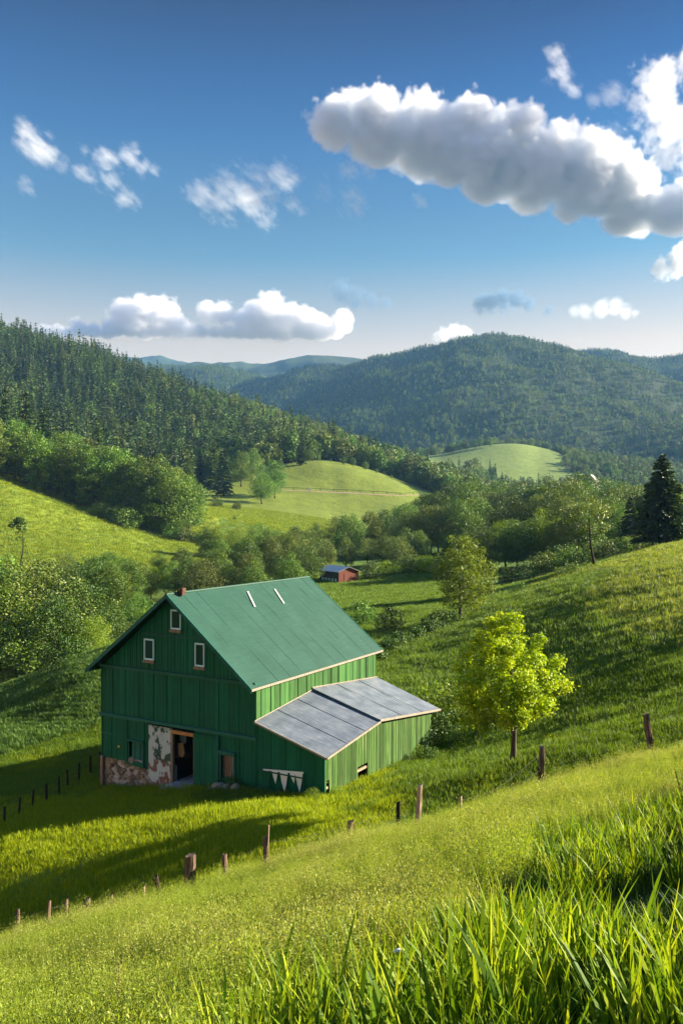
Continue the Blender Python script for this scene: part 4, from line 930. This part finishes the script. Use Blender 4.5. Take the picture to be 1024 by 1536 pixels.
# low green filling between the blades
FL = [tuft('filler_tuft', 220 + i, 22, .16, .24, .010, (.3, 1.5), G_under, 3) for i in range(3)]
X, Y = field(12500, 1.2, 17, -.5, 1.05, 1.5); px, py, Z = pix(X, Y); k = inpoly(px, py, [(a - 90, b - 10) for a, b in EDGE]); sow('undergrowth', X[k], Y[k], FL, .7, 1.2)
# feathery weeds on the brow
WE = [weed('weed_tuft', 240 + i, 11, .14, [.44, .36, .56, .48][i], G_weed) for i in range(4)]
X, Y = field(36000, 3.0, 33, -.52, .55, 1.6); px, py, Z = pix(X, Y); nz = fbm(X / 2.0, Y / 2.0, 3, 25)
inside = inpoly(px, py + nz * 60, [(a + 30, b + 12) for a, b in EDGE])
k = ~inside & (Y < np.where(px < 330, 24.6, 26.6) + nz * 4) & (nz + .6 * fbm(X / .7, Y / .7, 2, 27) > -.16)
pl_ = gr.uniform(0, 1, len(X)) < ss(-.12, .25, fbm(X / 3.2, Y / 2.2, 3, 29)) * .9
sow('wild_weeds', X[k & ~pl_], Y[k & ~pl_], WE, .75, 1.15)
sow('seeding_weeds', X[k & pl_], Y[k & pl_], [weed('seed_weed', 250 + i, 11, .14, [.50, .42, .56][i], G_palew) for i in range(3)], .75, 1.2)
FG = [tuft('weed_grass', 260 + i, 18, .15, [.52, .36, .44][i], .007, (.1, .8), G_lawn if i == 1 else G_weed, 4) for i in range(3)]
X, Y = field(26000, 3.0, 34, -.55, .58, 1.6); px, py, Z = pix(X, Y); nz = fbm(X / 3, Y / 3, 3, 35)
k = ~inpoly(px, py, EDGE) & (Y < np.where(px < 330, 26.4, 28.5) + nz * 4); sow('brow_grass', X[k], Y[k], FG, .7, 1.1)
# pasture round the barn
barn_in = lambda X, Y: [(lambda lx, ly: (lx > -.1) & (lx < 15.3) & (ly > .1) & (ly < 13.2) & ~((lx > 11.1) & (ly > 12.6)))(( X + 13.986) * .864 - (Y - 49.573) * .5035, (X + 13.986) * .5035 + (Y - 49.573) * .864)][0]
LT = [tuft('pasture_tuft', 280 + i, 20, .30, .26, .020, (.2, 1.1), G_yard if i < 2 else G_lawn, 3) for i in range(4)]
X, Y = field(70000, 28, 66, -.52, .52, 1.0); k = ~barn_in(X, Y); X, Y = X[k], Y[k]; px, py, Z = pix(X, Y)
yel = ss(-.12, .10, fbm(X / 5, Y / 3.5, 3, 55) + .25 * ss(560, 380, px) * ss(46, 36, Y) - .30 * ss(560, 700, px) - .2 * ss(46, 56, Y))
is_y = gr.uniform(0, 1, len(X)) < yel
for nm, kk_, src in (('yard_grass', is_y, LT[:2]), ('pasture_grass', ~is_y, LT[2:])):
    sow(nm, X[kk_], Y[kk_], src, .65, 1.25)
# the long slope on the right and the field beyond
ST = [tuft('slope_tuft', 300 + i, 16, .55, .42, .045, (.2, 1.0), [G_slope, G_slope, G_pale][i], 3) for i in range(3)]
X, Y = field(60000, 56, 150, -.1, .56, 1.2); px, py, Z = pix(X, Y)
k = (px > 540) & ~barn_in(X, Y); X, Y, px, py = X[k], Y[k], px[k], py[k]
pale = gr.uniform(0, 1, len(X)) < np.clip(ss(-.1, .35, fbm(X / 14, Y / 14, 3, 65) + (px - 820) / 500 - (py - 850) / 260), 0, .85)  # paler tufts gathered along the crest as its painted sunlit band
sow('slope_grass', X[~pale], Y[~pale], ST[:2], .7, 1.2); sow('sunlit_band_grass', X[pale], Y[pale], ST[2:], .7, 1.2)
X, Y = field(26000, 100, 215, -.2, .12, 1.2); px, py, Z = pix(X, Y); k = (px > 300) & (px < 690)
sow('field_grass', X[k], Y[k], ST[:2], .8, 1.3)
# dark crop on the rise left of the barn, in rows
CT = [tuft('crop_plant', 320 + i, 14, .30, .45, .045, (.2, 1.3), G_corn, 3) for i in range(3)]
X, Y = field(30000, 61, 102, -.56, -.18, 1.0); px, py, Z = pix(X, Y)
low = np.interp(px, [-100, 0, 150, 200], [1160, 1138, 1088, 1070]); k = (py < low) & (px < 240) & ~barn_in(X, Y)
rowx = np.round((X * .5 + Y * .86) / .8) * .8 - (X * .5 + Y * .86); X = X + rowx * .5 * .4; Y = Y + rowx * .86 * .4
sow('crop_field', X[k], Y[k], CT, .7, 1.1)
X, Y = field(9000, 50, 66, -.56, -.22, 1.0); px, py, Z = pix(X, Y); k = (py >= np.interp(px, [-100, 0, 150, 200], [1160, 1138, 1088, 1070])) & ~barn_in(X, Y)
sow('strip_grass', X[k], Y[k], LT[2:], .8, 1.2)
# hay meadows on the left
HT = [tuft('hay_tuft', 340 + i, 14, 1.1, .55, .10, (.2, .9), [G_hay, G_hay, G_slope][i], 2) for i in range(3)]
X, Y = field(52000, 185, 420, -.5, .02, 1.3); px, py, Z = pix(X, Y); k = (px < 500); X, Y = X[k], Y[k]
gi_ = np.where(fbm(X / 16, Y / 22, 3, 95) > .10, 2, gr.integers(0, 2, len(X)))
sow('hay_meadow_grass', X, Y, HT, .6, 1.15)
# ---------------------------------------------------------------- fences
t = MT('weathered_post'); n = t.noise(t.coord('Object', (9, 9, 1.2)), 3, 6, .7); t.color(t.ramp(n, [(.25, (.045, .028, .02)), (.55, (.13, .085, .06)), (.8, (.24, .18, .13))])); t.rough(.9, .15); t.bump(n, .8, .02); M_post = t.m
t = MT('pale_post'); n = t.noise(t.coord('Object', (9, 9, 1.2)), 3, 6, .7); t.color(t.ramp(n, [(.25, (.18, .12, .08)), (.6, (.38, .28, .20)), (.8, (.5, .4, .3))])); t.rough(.9, .15); M_postp = t.m
t = MT('fence_wire_steel'); t.color((.045, .04, .035)); t.rough(.8); M_wire = t.m
def post_mesh(h, r, rr, top_cut=True, mat=M_post, lean=(0, 0), bend=0.0):
    """a split or round wooden stake with a rough, unevenly cut head"""
    n = 9; V = []; L_ = 6
    lob = [rr.uniform(.82, 1.18) for _ in range(n)]
    for i in range(L_ + 1):
        t = i / L_; z = -.35 + (h + .35) * t; cx = lean[0] * (z) + bend * math.sin(t * 3.1); cy = lean[1] * z
        for j in range(n):
            a = 2 * math.pi * j / n; q = r * lob[j] * (1.1 - .18 * t) * rr.uniform(.95, 1.05)
            dz = rr.uniform(-.03, .03) + .03 * math.cos(a) if i == L_ else 0
            V.append((cx + q * math.cos(a), cy + q * math.sin(a), z + dz))
    Fs = [(i * n + j, i * n + (j + 1) % n, (i + 1) * n + (j + 1) % n, (i + 1) * n + j) for i in range(L_) for j in range(n)]
    V.append((lean[0] * h, lean[1] * h, h - .01)); c = len(V) - 1
    Fs += [(L_ * n + j, L_ * n + (j + 1) % n, c) for j in range(n)]
    me = bpy.data.meshes.new('fence_post'); me.from_pydata(V, [], Fs); me.materials.append(mat); me.update(); return me
fp = random.Random(17)
POSTS = [  # px, base py, top py, width px, lean, material, label
 (284, 1343, 1283, 15, .02, M_post, 'thickest fence post, a stout dark log with a flat sawn head'),
 (340, 1328, 1283, 8, -.08, M_post, 'brown stake just beside the stout log post'),
 (400, 1310, 1256, 8, -.03, M_post, 'brown stake with a paler thin stick at its head'),
 (521, 1272, 1231, 9, .10, M_post, 'thick short leaning stake below the lean-to corner'),
 (596, 1242, 1203, 6, .02, M_barkd, 'thin blackish stake beside the tall pale one'),
 (626, 1240, 1178, 8, .05, M_postp, 'tall pale round stake below the lean-to wall'),
 (690, 1224, 1195, 5, .0, M_postp, 'small thin reddish-pale stake half sunk in weeds'),
 (742, 1203, 1180, 4, .03, M_barkd, 'thinnest dark stub in weeds below the maple'),
 (810, 1177, 1120, 8, .02, M_post, 'two-part grey post below the maple trunk'),
 (977, 1131, 1072, 8, -.12, M_post, 'dark leaning stake high on the slope, last of the wire fence'),
 (244, 1352, 1315, 8, -.25, M_barkd, 'broken crooked black stump left of the stout log post'),
 (203, 1362, 1337, 7, .05, M_barkd, 'short black stub beside the broken crooked stump'),
 (216, 1354, 1330, 4, .0, M_postp, 'thin pale picket between the black stub and the broken stump'),
 (167, 1378, 1342, 5, .02, M_post, 'thin brown picket in the middle of the low picket run'),
 (131, 1386, 1349, 8, .0, M_post, 'wider dark picket of the low picket run'),
 (99, 1384, 1350, 5, .03, M_post, 'narrow dark picket set back between its neighbours'),
 (72, 1401, 1353, 6, .02, M_post, 'tallest picket of the low run with a split grey head'),
 (28, 1408, 1364, 5, .0, M_post, 'last low picket by the left edge of the photo'),
 (460, 1290, 1276, 6, .0, M_barkd, 'rotted dark stump in weeds right of the stick-headed stake'),
 (432, 1297, 1280, 5, .1, M_barkd, 'small black stump beside the stick-headed stake')]
tops = {}
for px, bs, tp, w, ln, mat, lb in POSTS:
    b = hit(px, bs + 7, 12); h = (bs + 7 - tp) / F * b.y
    e = link('fence_post', post_mesh(h, w / 2 / F * b.y * 1.1, fp, mat=mat, lean=(ln, fp.uniform(-.05, .05))), None, b); tag(e, lb, 'fence post', 'wooden posts of the wire fence below the barn'); tops[px] = (b, h, ln)
    if px == 400: k = MB(); k.tube([(.03, 0, h - .3), (.06, .0, h + .35)], .022, 6); k.build('stick', M_postp, e)
    if px == 810: k = MB(); k.tube([(.02, -.03, -.2), (.0, -.03, h * .5)], [.13, .12], 8); k.build('stub', M_barkd, e)
def wire(points, zs, name, label, parent=None, sag=.05, r=.0045):
    m = MB()
    for zf in zs:
        for (a, ha, la), (c, hc_, lc) in zip(points[:-1], points[1:]):
            p = a + Vector((la * ha * zf, 0, ha * zf)); q = c + Vector((lc * hc_ * zf, 0, hc_ * zf))
            m.tube([p.lerp(q, t_) - Vector((0, 0, sag * 4 * t_ * (1 - t_))) for t_ in np.linspace(0, 1, 7)], r, 4)
    o = m.build(name, M_wire, parent); return o
seq = sorted(tops); wo = wire([tops[x] for x in seq if x in (284, 340, 400, 521, 596, 626, 690, 742, 810, 977)] + [(hit(1100, 1095, 12), 1.2, 0)], (.45, .85), 'fence_wire', '')
tag(wo, 'two thin sagging wires strung between the stakes below the maple', 'wire')
wo = wire([tops[x] for x in seq if x in (28, 72, 99, 131, 167, 203, 244)], (.5, .85), 'fence_wire', ''); tag(wo, 'thin wires along the low pickets at the foot of the yard', 'wire')
fe = tag(bpy.data.objects.new('field_fence', None), 'wire fence with thin black posts climbing the grass strip left of the barn', 'fence'); COL.objects.link(fe)
lp = []
for px, c_ in ((-16, 1240), (7, 1225), (29, 1211), (49, 1200), (70, 1191), (89, 1180), (102, 1170), (118, 1160), (136, 1150), (150, 1143)):
    b = hit(px, c_ + 13, 35); h = 28 / F * b.y; lp.append((b, h, 0.0))
    o = link('post', post_mesh(h, .065, fp, mat=M_barkd, lean=(fp.uniform(-.06, .06), 0)), fe, b)
wire(lp, (.35, .65, .95), 'wire', '', fe, .03, .007)
# pale plumes close to the camera and a pod among the blades
def plume(px, Y, top, label):
    b = at(px, Y, -.05); h = (HY - top) / F * Y - b.z; r = np.random.default_rng(px); V = []; Fs = []
    blade(V, Fs, 0, 0, h, .006, .3, .18, 6); C = []; n = 420
    t_ = r.uniform(.45, 1, n); C = np.stack([.04 * h * t_ + r.normal(0, .010, n) * (1.25 - t_), r.normal(0, .010, n) * (1.25 - t_), h * t_ * .985], 1)
    V2, F2 = leaf_quads(C, np.array([[.2, 0, 1.0]]) + r.normal(0, .3, (n, 3)), unit(n, r), .020, r, .25)
    nb = len(V); me = pmesh('grass_plume', np.concatenate([np.array(V), V2]), np.concatenate([np.array(Fs), F2 + nb]), [G_straw]); return tag(link('grass_plume', me, None, b), label, 'grass plume')
plume(173, 6.6, 1442, 'taller pale feathery grass plume standing up from the bottom edge')
plume(245, 6.6, 1484, 'shorter pale grass plume beside the taller one')
b = hit(597, 1500, 3); m = MB(); m.tube([(0, 0, 0), (.01, 0, .2), (.015, 0, .34)], .004, 5); o = m.build('seed_pod', G_wheat, None); o.location = b; tag(o, 'small pale oval pod on a stalk among the cereal blades', 'seed pod')
m = MB(); m.tube([(-.04, 0, .345), (-.02, 0, .35), (.01, 0, .355), (.035, 0, .35), (.05, 0, .345)], [.004, .014, .018, .012, .003], 8); m.build('pod', M_sheet, o, True)
# far small things
hp_ = at(885, 455, -.2); hs = tag(bpy.data.objects.new('house', None), 'tiny white house with a steep gable showing over the valley wood', 'house'); COL.objects.link(hs); hs.location = hp_; hs.rotation_euler = (0, 0, R(-28)); 
zt = (HY - 712) / F * 455 - hp_.z; k = MB(); k.prism([(-2.6, 0, 0), (2.6, 0, 0), (2.6, 0, zt - 3.2), (0, 0, zt), (-2.6, 0, zt - 3.2)], (0, 8, 0)); k.build('wall', M_tin, hs)
k = MB(); slab4(k, [(0, -.3, zt + .12), (0, 8.3, zt + .12), (-3.0, 8.3, zt - 3.5), (-3.0, -.3, zt - 3.5)], .15); slab4(k, [(0, -.3, zt + .12), (3.0, -.3, zt - 3.5), (3.0, 8.3, zt - 3.5), (0, 8.3, zt + .12)], .15); k.build('roof', M_conc, hs)
k = MB(); k.box(-.5, .5, -.06, -.01, zt - 3.6, zt - 2.2); k.build('window', M_glass, hs)
b = hit(835, 812, 120); 
def rock(r, sx, sy, sz, seed, mat=M_conc):
    bm = bmesh.new(); bmesh.ops.create_icosphere(bm, subdivisions=3, radius=1); q = random.Random(seed)
    for v in bm.verts:
        c = v.co; f_ = 1 + .5 * float(fbm(np.array([c.x * 1.3 + seed]), np.array([c.y * 1.3 + c.z]), 3, seed)[0]); v.co = Vector((c.x * sx * f_, c.y * sy * f_, c.z * sz * f_)) * r
    me = bpy.data.meshes.new('boulder'); bm.to_mesh(me); bm.free(); me.materials.append(mat); return me
tag(link('boulder', rock(1.0, 1.6, 1.2, .8, 4), None, b + Vector((0, 0, .4))), 'pale grey boulder lying on the far side of the slope crest', 'boulder')
bo = barn.matrix_basis
for i, (x, y, r_, lb) in enumerate(((8.9, -.35, .34, 'larger mossy rock under the boarded opening of the gable wall'), (9.45, -.3, .26, 'smaller rock beside the mossy one at the gable wall'), (10.0, -.28, .30, 'flat rock at the gable wall near the lean-to corner'), (8.6, -.6, .18, 'smallest rock at the foot of the sliding door'))):
    p = bo @ Vector((x, y, 0)); p.z = gz(p.x, p.y) + r_ * .45; tag(link('rock', rock(r_, 1.2, 1, .9, 10 + i, M_stone), None, p, rz=i), lb, 'rock')
p = at(1004, 136.6, 0); k = MB(); k.box(-.55, .6, -.05, .05, .35, 1.3); k.box(-.5, -.38, .05, .12, -.2, .4); k.box(.42, .54, .05, .12, -.2, .4); o = k.build('board', M_red); o.location = p; tag(o, 'small red board standing at the foot of the big spruce', 'board')
k = MB(); k.tube([(0, 0, -.2), (.05, 0, 1.5)], .06, 6); o = k.build('stake', M_sheet); o.location = at(996, 136.5); tag(o, 'white stake leaning on the trunk of the big spruce', 'stake')
b = hit(464, 736, 400); k = MB(); k.prism([(-.9, 0, 0), (.9, 0, 0), (.45, 0, 2.2), (.1, 0, 3.0), (-.3, 0, 2.0)], (0, .5, 0)); o = k.build('marker', M_sheet); o.location = b; tag(o, 'tiny white pointed marker beside the track on the middle meadow', 'marker')
# track over the middle meadow, with its fence
t = MT('dirt'); t.color(t.ramp(t.noise(t.coord('Object'), .8, 5), [(.3, (.14, .10, .06)), (.7, (.28, .22, .14))])); t.rough(.95, .1); M_dirt = t.m
tp = [hit(px, py, 400) for px, py in ((400, 735), (440, 736), (480, 738), (520, 740), (560, 742), (600, 744), (640, 744))]
P2 = [tp[0].lerp(tp[0], 0)]
P2 = [a.lerp(c, t_) for a, c in zip(tp[:-1], tp[1:]) for t_ in np.linspace(0, 1, 12, endpoint=False)]
V = []; 
for p in P2:
    for dy in (-1.1, 1.1): V.append((p.x, p.y + dy, gz(p.x, p.y + dy) + .12))
me = pmesh('track', np.array(V), np.array([(2 * i, 2 * i + 2, 2 * i + 3, 2 * i + 1) for i in range(len(P2) - 1)]), [M_dirt]); tag(link('track', me), kind='structure')
ff = tag(bpy.data.objects.new('rail_fence', None), 'tiny dark rail fence along the track on the middle meadow', 'fence'); COL.objects.link(ff)
pr_ = []
for p in P2[::6]:
    q = Vector((p.x, p.y + 2.5, gz(p.x, p.y + 2.5))); pr_.append(q); k = MB(); k.box(-.12, .12, -.12, .12, -.3, 1.4); o = k.build('post', M_barkd, ff); o.location = q
k = MB()
for a, c in zip(pr_[:-1], pr_[1:]): k.tube([a + Vector((0, 0, 1.1)), c + Vector((0, 0, 1.1))], .10, 4)
k.build('rail', M_barkd, ff)
# ---------------------------------------------------------------- clouds: real fog volumes, far above the land
def vol_mat(name, color, dens, aniso=0.1):
    m = bpy.data.materials.new(name); m.use_nodes = True
    n = m.node_tree.nodes; n.clear()
    o = n.new('ShaderNodeOutputMaterial'); v = n.new('ShaderNodeVolumePrincipled')
    v.inputs['Color'].default_value = (*color, 1); v.inputs['Density'].default_value = dens
    v.inputs['Anisotropy'].default_value = aniso
    m.node_tree.links.new(v.outputs[0], o.inputs['Volume'])
    return m
MCLOUD = vol_mat('cloud_vapour', (0.87, 0.89, 0.92), 1.0, 0.2)
MBANK = vol_mat('low_cloud_vapour', (.86, .86, .885), 1.0, .2)
MGREY = vol_mat('shade_grey_cloud_vapour', (.16, .26, .40), 1.0, .1)  # shade on the dark clouds put into the vapour colour

def cloud(label, Y, blobs, dens=0.05, vox=6.0, nscale=120.0, rough=0.55, flat=0.35, cut=0.5, seed=0, thick=0.8, group=None, soft=0.22, puff=1.0, off=0.12, mat=None, st=(1, 1, 1), tilt=0.0, base=None):
    """blobs: (px, py, radius_px[, depth offset in px]). Density is a field evaluated on a voxel grid."""
    k = Y / F
    pts = []
    rs = np.random.default_rng(seed + 5)
    for b in blobs:
        px, py, r = b[:3]
        dy = b[3] if len(b) > 3 else rs.uniform(-0.5, 0.5) * r
        pts.append(((px - HX) * k, Y + dy * k, (HY - py) * k, r * k))
    P = np.array(pts)
    lo = (P[:, :3] - P[:, 3:4] * 1.25).min(0); hi = (P[:, :3] + P[:, 3:4] * 1.25).max(0)
    cen = (lo + hi) / 2
    me = bpy.data.meshes.new('cloud'); me.from_pydata([(0, 0, 0)], [], [])
    o = bpy.data.objects.new('cloud', me); COL.objects.link(o); o.location = cen
    o['kind'] = 'structure'; o['label'] = label; o['category'] = 'cloud'
    if group: o['group'] = group
    g = bpy.data.node_groups.new('cloud_field', 'GeometryNodeTree')
    g.interface.new_socket('Geometry', in_out='OUTPUT', socket_type='NodeSocketGeometry')
    N = g.nodes.new; L = g.links.new
    out = N('NodeGroupOutput'); vc = N('GeometryNodeVolumeCube'); sm = N('GeometryNodeSetMaterial')
    sm.inputs['Material'].default_value = mat or MCLOUD
    me.materials.append(mat or MCLOUD)
    vc.inputs['Min'].default_value = tuple(lo - cen); vc.inputs['Max'].default_value = tuple(hi - cen)
    for i, a in enumerate('XYZ'):
        vc.inputs['Resolution ' + a].default_value = max(8, int((hi - lo)[i] / vox))
    pos = N('GeometryNodeInputPosition')
    vr = N('ShaderNodeVectorRotate'); vr.rotation_type = 'Y_AXIS'; vr.inputs['Angle'].default_value = R(tilt); L(pos.outputs[0], vr.inputs['Vector'])
    vst = N('ShaderNodeVectorMath'); vst.operation = 'MULTIPLY'; L(vr.outputs[0], vst.inputs[0]); vst.inputs[1].default_value = st
    spos = vst.outputs[0]
    def math_(op, a, b=None, clamp=False):
        m = N('ShaderNodeMath'); m.operation = op; m.use_clamp = clamp
        for i, v in enumerate((a, b)):
            if v is None: continue
            if isinstance(v, (int, float)): m.inputs[i].default_value = v
            else: L(v, m.inputs[i])
        return m.outputs[0]
    # low frequency warp
    def noise(scale, detail, rgh, off, vec=None, col=False):
        ad = N('ShaderNodeVectorMath'); ad.operation = 'ADD'; L(vec if vec is not None else spos, ad.inputs[0]); ad.inputs[1].default_value = (off, off * .7, off * 1.3)
        t = N('ShaderNodeTexNoise'); t.inputs['Scale'].default_value = 1.0 / scale; t.inputs['Detail'].default_value = detail
        t.inputs['Roughness'].default_value = rgh; L(ad.outputs[0], t.inputs['Vector'])
        return t.outputs['Color' if col else 'Fac']
    acc = None
    for x, y, z, r in pts:
        sb = N('ShaderNodeVectorMath'); sb.operation = 'SUBTRACT'; L(pos.outputs[0], sb.inputs[0])
        sb.inputs[1].default_value = (x - cen[0], y - cen[1], z - cen[2])
        ml = N('ShaderNodeVectorMath'); ml.operation = 'MULTIPLY'; L(sb.outputs[0], ml.inputs[0]); ml.inputs[1].default_value = (1 / r, 1 / (r * thick), 1 / r)
        ln = N('ShaderNodeVectorMath'); ln.operation = 'LENGTH'; L(ml.outputs[0], ln.inputs[0])
        d = math_('SUBTRACT', 1.0, ln.outputs['Value'])       # 1 at the centre, 0 at the rim
        acc = d if acc is None else math_('MAXIMUM', acc, d)
    n0 = math_('SUBTRACT', noise(nscale * 2.2, 2, .5, seed * 517.3 + 5), .5)
    n1 = math_('SUBTRACT', noise(nscale, 7, rough, seed * 917.3 + 11), .5)
    n2 = math_('SUBTRACT', noise(nscale * .30, 5, .62, seed * 331.3 + 77), .5)
    # billows: rounded bumps of two sizes pushed out of the body
    def bil(scale, off):
        ad = N('ShaderNodeVectorMath'); ad.operation = 'ADD'; L(pos.outputs[0], ad.inputs[0]); ad.inputs[1].default_value = (off, off * .6, off * 1.7)
        w_ = N('ShaderNodeTexVoronoi'); w_.feature = 'SMOOTH_F1'; w_.inputs['Scale'].default_value = 1.0 / scale; w_.inputs['Smoothness'].default_value = .25
        L(ad.outputs[0], w_.inputs['Vector']); return math_('SUBTRACT', .5, w_.outputs['Distance'])
    up = None
    if base:                                              # flat, soft condensation level along a line
        (ax, ay), (bx, by), wd = base; ax, bx = (ax - HX) * k, (bx - HX) * k; ay, by = (HY - ay) * k, (HY - by) * k; sl = (by - ay) / (bx - ax)
        xyz = N('ShaderNodeSeparateXYZ'); L(pos.outputs[0], xyz.inputs[0])
        h_ = math_('SUBTRACT', math_('SUBTRACT', xyz.outputs[2], math_('MULTIPLY', xyz.outputs[0], sl)), ay + sl * (cen[0] - ax) - cen[2])
        h_ = math_('DIVIDE', h_, wd * k)
        up = math_('ADD', math_('MULTIPLY', h_, .35), .35, True)
    def gain(v): return v if up is None else math_('MULTIPLY', v, up)
    f = math_('ADD', acc, math_('MULTIPLY', n1, 2.0 * cut))
    f = math_('ADD', f, math_('MULTIPLY', n0, 1.2 * cut))
    f = math_('ADD', f, gain(math_('MULTIPLY', n2, 1.0 * cut)))
    f = math_('ADD', f, gain(math_('MULTIPLY', bil(nscale * .45, seed * 77.7), .50 * puff)))
    f = math_('ADD', f, gain(math_('MULTIPLY', bil(nscale * .17, seed * 57.7 + 9), .26 * puff)))
    if up is not None: f = math_('ADD', f, math_('MULTIPLY', math_('MINIMUM', h_, 0.0), .55))
    f = math_('SUBTRACT', f, off)
    f = math_('DIVIDE', f, soft, clamp=True)
    f = math_('MULTIPLY', f, dens)
    L(f, vc.inputs['Density']); L(vc.outputs[0], sm.inputs[0]); L(sm.outputs[0], out.inputs[0])
    md = o.modifiers.new('field', 'NODES'); md.node_group = g
    return o

BIGS = [(500, 190, 42), (530, 165, 40), (560, 200, 55), (600, 195, 50), (625, 165, 38), (650, 215, 62), (700, 200, 52), (725, 235, 70), (780, 205, 45), (770, 250, 68),
    (820, 255, 66), (860, 225, 40), (870, 275, 66), (915, 280, 58), (955, 300, 55), (1000, 320, 42), (1035, 315, 45), (720, 290, 40), (790, 305, 38), (850, 325, 28), (930, 335, 28), (1000, 340, 26), (670, 265, 30), (640, 245, 30)]
cloud('large grey-based cumulus cloud with bright puffy crest high over the mountain', 3000, BIGS, dens=0.070, vox=4.5, nscale=125, cut=.50, seed=3, thick=.75, soft=.55, off=.0, base=((460, 222), (1000, 352), 22))
cloud('bright white cloud cut by the right edge of the photo', 3000, [(1000, 110, 40), (1035, 105, 40), (985, 165, 48), (1020, 185, 55), (960, 150, 26), (1050, 220, 50), (1005, 225, 30)], dens=.012, vox=4, nscale=80, cut=.95, seed=4, thick=.5, soft=.4)
cloud('small ragged cloud under the end of the large one', 3000, [(995, 400, 20), (1015, 395, 22), (1035, 385, 26)], dens=.03, vox=4, nscale=60, cut=.7, seed=5)
LOWB = [(x, 497 + (i % 3) * 2, 17) for i, x in enumerate(range(70, 520, 18))] + [(190, 476, 30), (215, 466, 28), (246, 473, 28), (170, 486, 24), (120, 490, 16), (265, 488, 24), (310, 468, 20), (335, 472, 22), (365, 482, 24), (388, 474, 32), (404, 466, 28), (430, 476, 28), (455, 482, 24), (480, 488, 22), (512, 484, 20)]
cloud('long low cloud bank with two white humps above the hills', 4600, LOWB, dens=.030, mat=MBANK, base=((60, 499), (530, 505), 10), vox=6, nscale=120, cut=.55, seed=6, thick=1.2, st=(.6, .7, 1.15), soft=.4, puff=.7, off=.05)
cloud('small flat cloud sitting on the mountain skyline', 4600, [(655, 506, 11), (668, 500, 15), (681, 497, 17), (695, 499, 15), (706, 505, 10)], dens=.012, vox=5, nscale=70, cut=.7, seed=7, st=(.7, .8, 1.2), puff=.6)
cloud('small dark blue-grey cloud above the mountain', 4000, [(722, 457, 17), (735, 449, 22), (755, 444, 25), (773, 450, 20), (790, 459, 14), (822, 466, 11)], dens=.022, vox=4, nscale=70, cut=.75, seed=8, soft=.5, mat=MGREY, st=(.75, .8, 1.1))
cloud('thin grey wisp with a curled top left of the dark cloud', 4000, [(510, 430, 16), (520, 438, 20), (536, 446, 20), (556, 451, 17), (578, 453, 13)], dens=.016, vox=3.5, nscale=60, cut=.95, seed=9, soft=.7, mat=MGREY, puff=.3, off=.15, st=(.6, .8, 1.2), tilt=-20)
cloud('flat cream cloud near the skyline on the right', 4600, [(862, 469, 11), (880, 466, 15), (900, 463, 18), (920, 464, 17), (938, 468, 13), (950, 471, 9)], dens=.007, vox=5, nscale=80, cut=.75, seed=10, soft=.5, puff=.5, st=(.6, .8, 1.3))
WISP = [('curved white wisp high on the left', [(40, 200, 18), (58, 220, 24), (75, 238, 20), (95, 248, 14)], 11), ('faint wisp between the two left wisps', [(120, 255, 14), (140, 262, 14)], 12), ('bright wisp below the curved one', [(165, 275, 20), (185, 295, 22), (202, 312, 14)], 13),
        ('thin pair of wisps in a line', [(125, 225, 14), (155, 230, 20), (175, 238, 12)], 14), ('pinkish wisp at the end of the line', [(200, 235, 17), (218, 250, 15), (232, 258, 10)], 15), ('largest of the ragged clouds left of centre', [(305, 280, 22), (335, 280, 34), (360, 290, 36), (380, 305, 26), (400, 322, 20)], 16),
        ('narrow upright wisp beside the largest ragged cloud', [(388, 268, 18), (392, 290, 18), (410, 298, 14)], 17), ('white tuft near the top of the ragged group', [(415, 255, 20), (432, 268, 22), (448, 276, 16)], 18), ('small blurred wisp below the white tuft', [(440, 308, 17), (455, 316, 12)], 19),
        ('small round tuft right of the group', [(482, 286, 18), (492, 294, 14)], 20), ('bright tuft with a pointed head', [(526, 288, 14), (533, 306, 20), (536, 318, 14)], 21), ('pale strip of cloud under the left end of the large one', [(525, 252, 16), (555, 250, 20), (590, 246, 16)], 22), ('tiny puff below the large cloud', [(630, 299, 13)], 23),
        ('small tilted wisp high on the right', [(832, 84, 16), (845, 94, 14)], 24), ('small puff below the tilted wisp', [(825, 118, 17), (842, 124, 14)], 25), ('tiny puff right of its neighbour', [(863, 132, 13)], 26), ('broken veil left of the bright cloud', [(915, 145, 16), (915, 200, 24), (930, 225, 20), (890, 155, 12), (955, 228, 16)], 27), ('tiny faint wisp at far left', [(40, 277, 14)], 28)]
for lb, bl, sd in WISP: cloud(lb, 3000, [(x, y, r * 1.45) for x, y, r in bl], dens=.011, vox=2.8, nscale=62, rough=.7, cut=1.15, seed=sd, group='small torn clouds', soft=.9, puff=.25, off=.34, st=(.6, .8, 1.35), tilt=-38)
# ---------------------------------------------------------------- air: one closed box of even haze
k = MB(); zlo = float(GZ.min()) - 1.5
k.box(-7200, 7200, -60, 9100, zlo, float(GZ.max()) + 40)
M_haze = vol_mat('haze_air', (.22, .52, 1.0), 5.4e-5, .0)
o = k.build('haze', M_haze); o['kind'] = 'stuff'
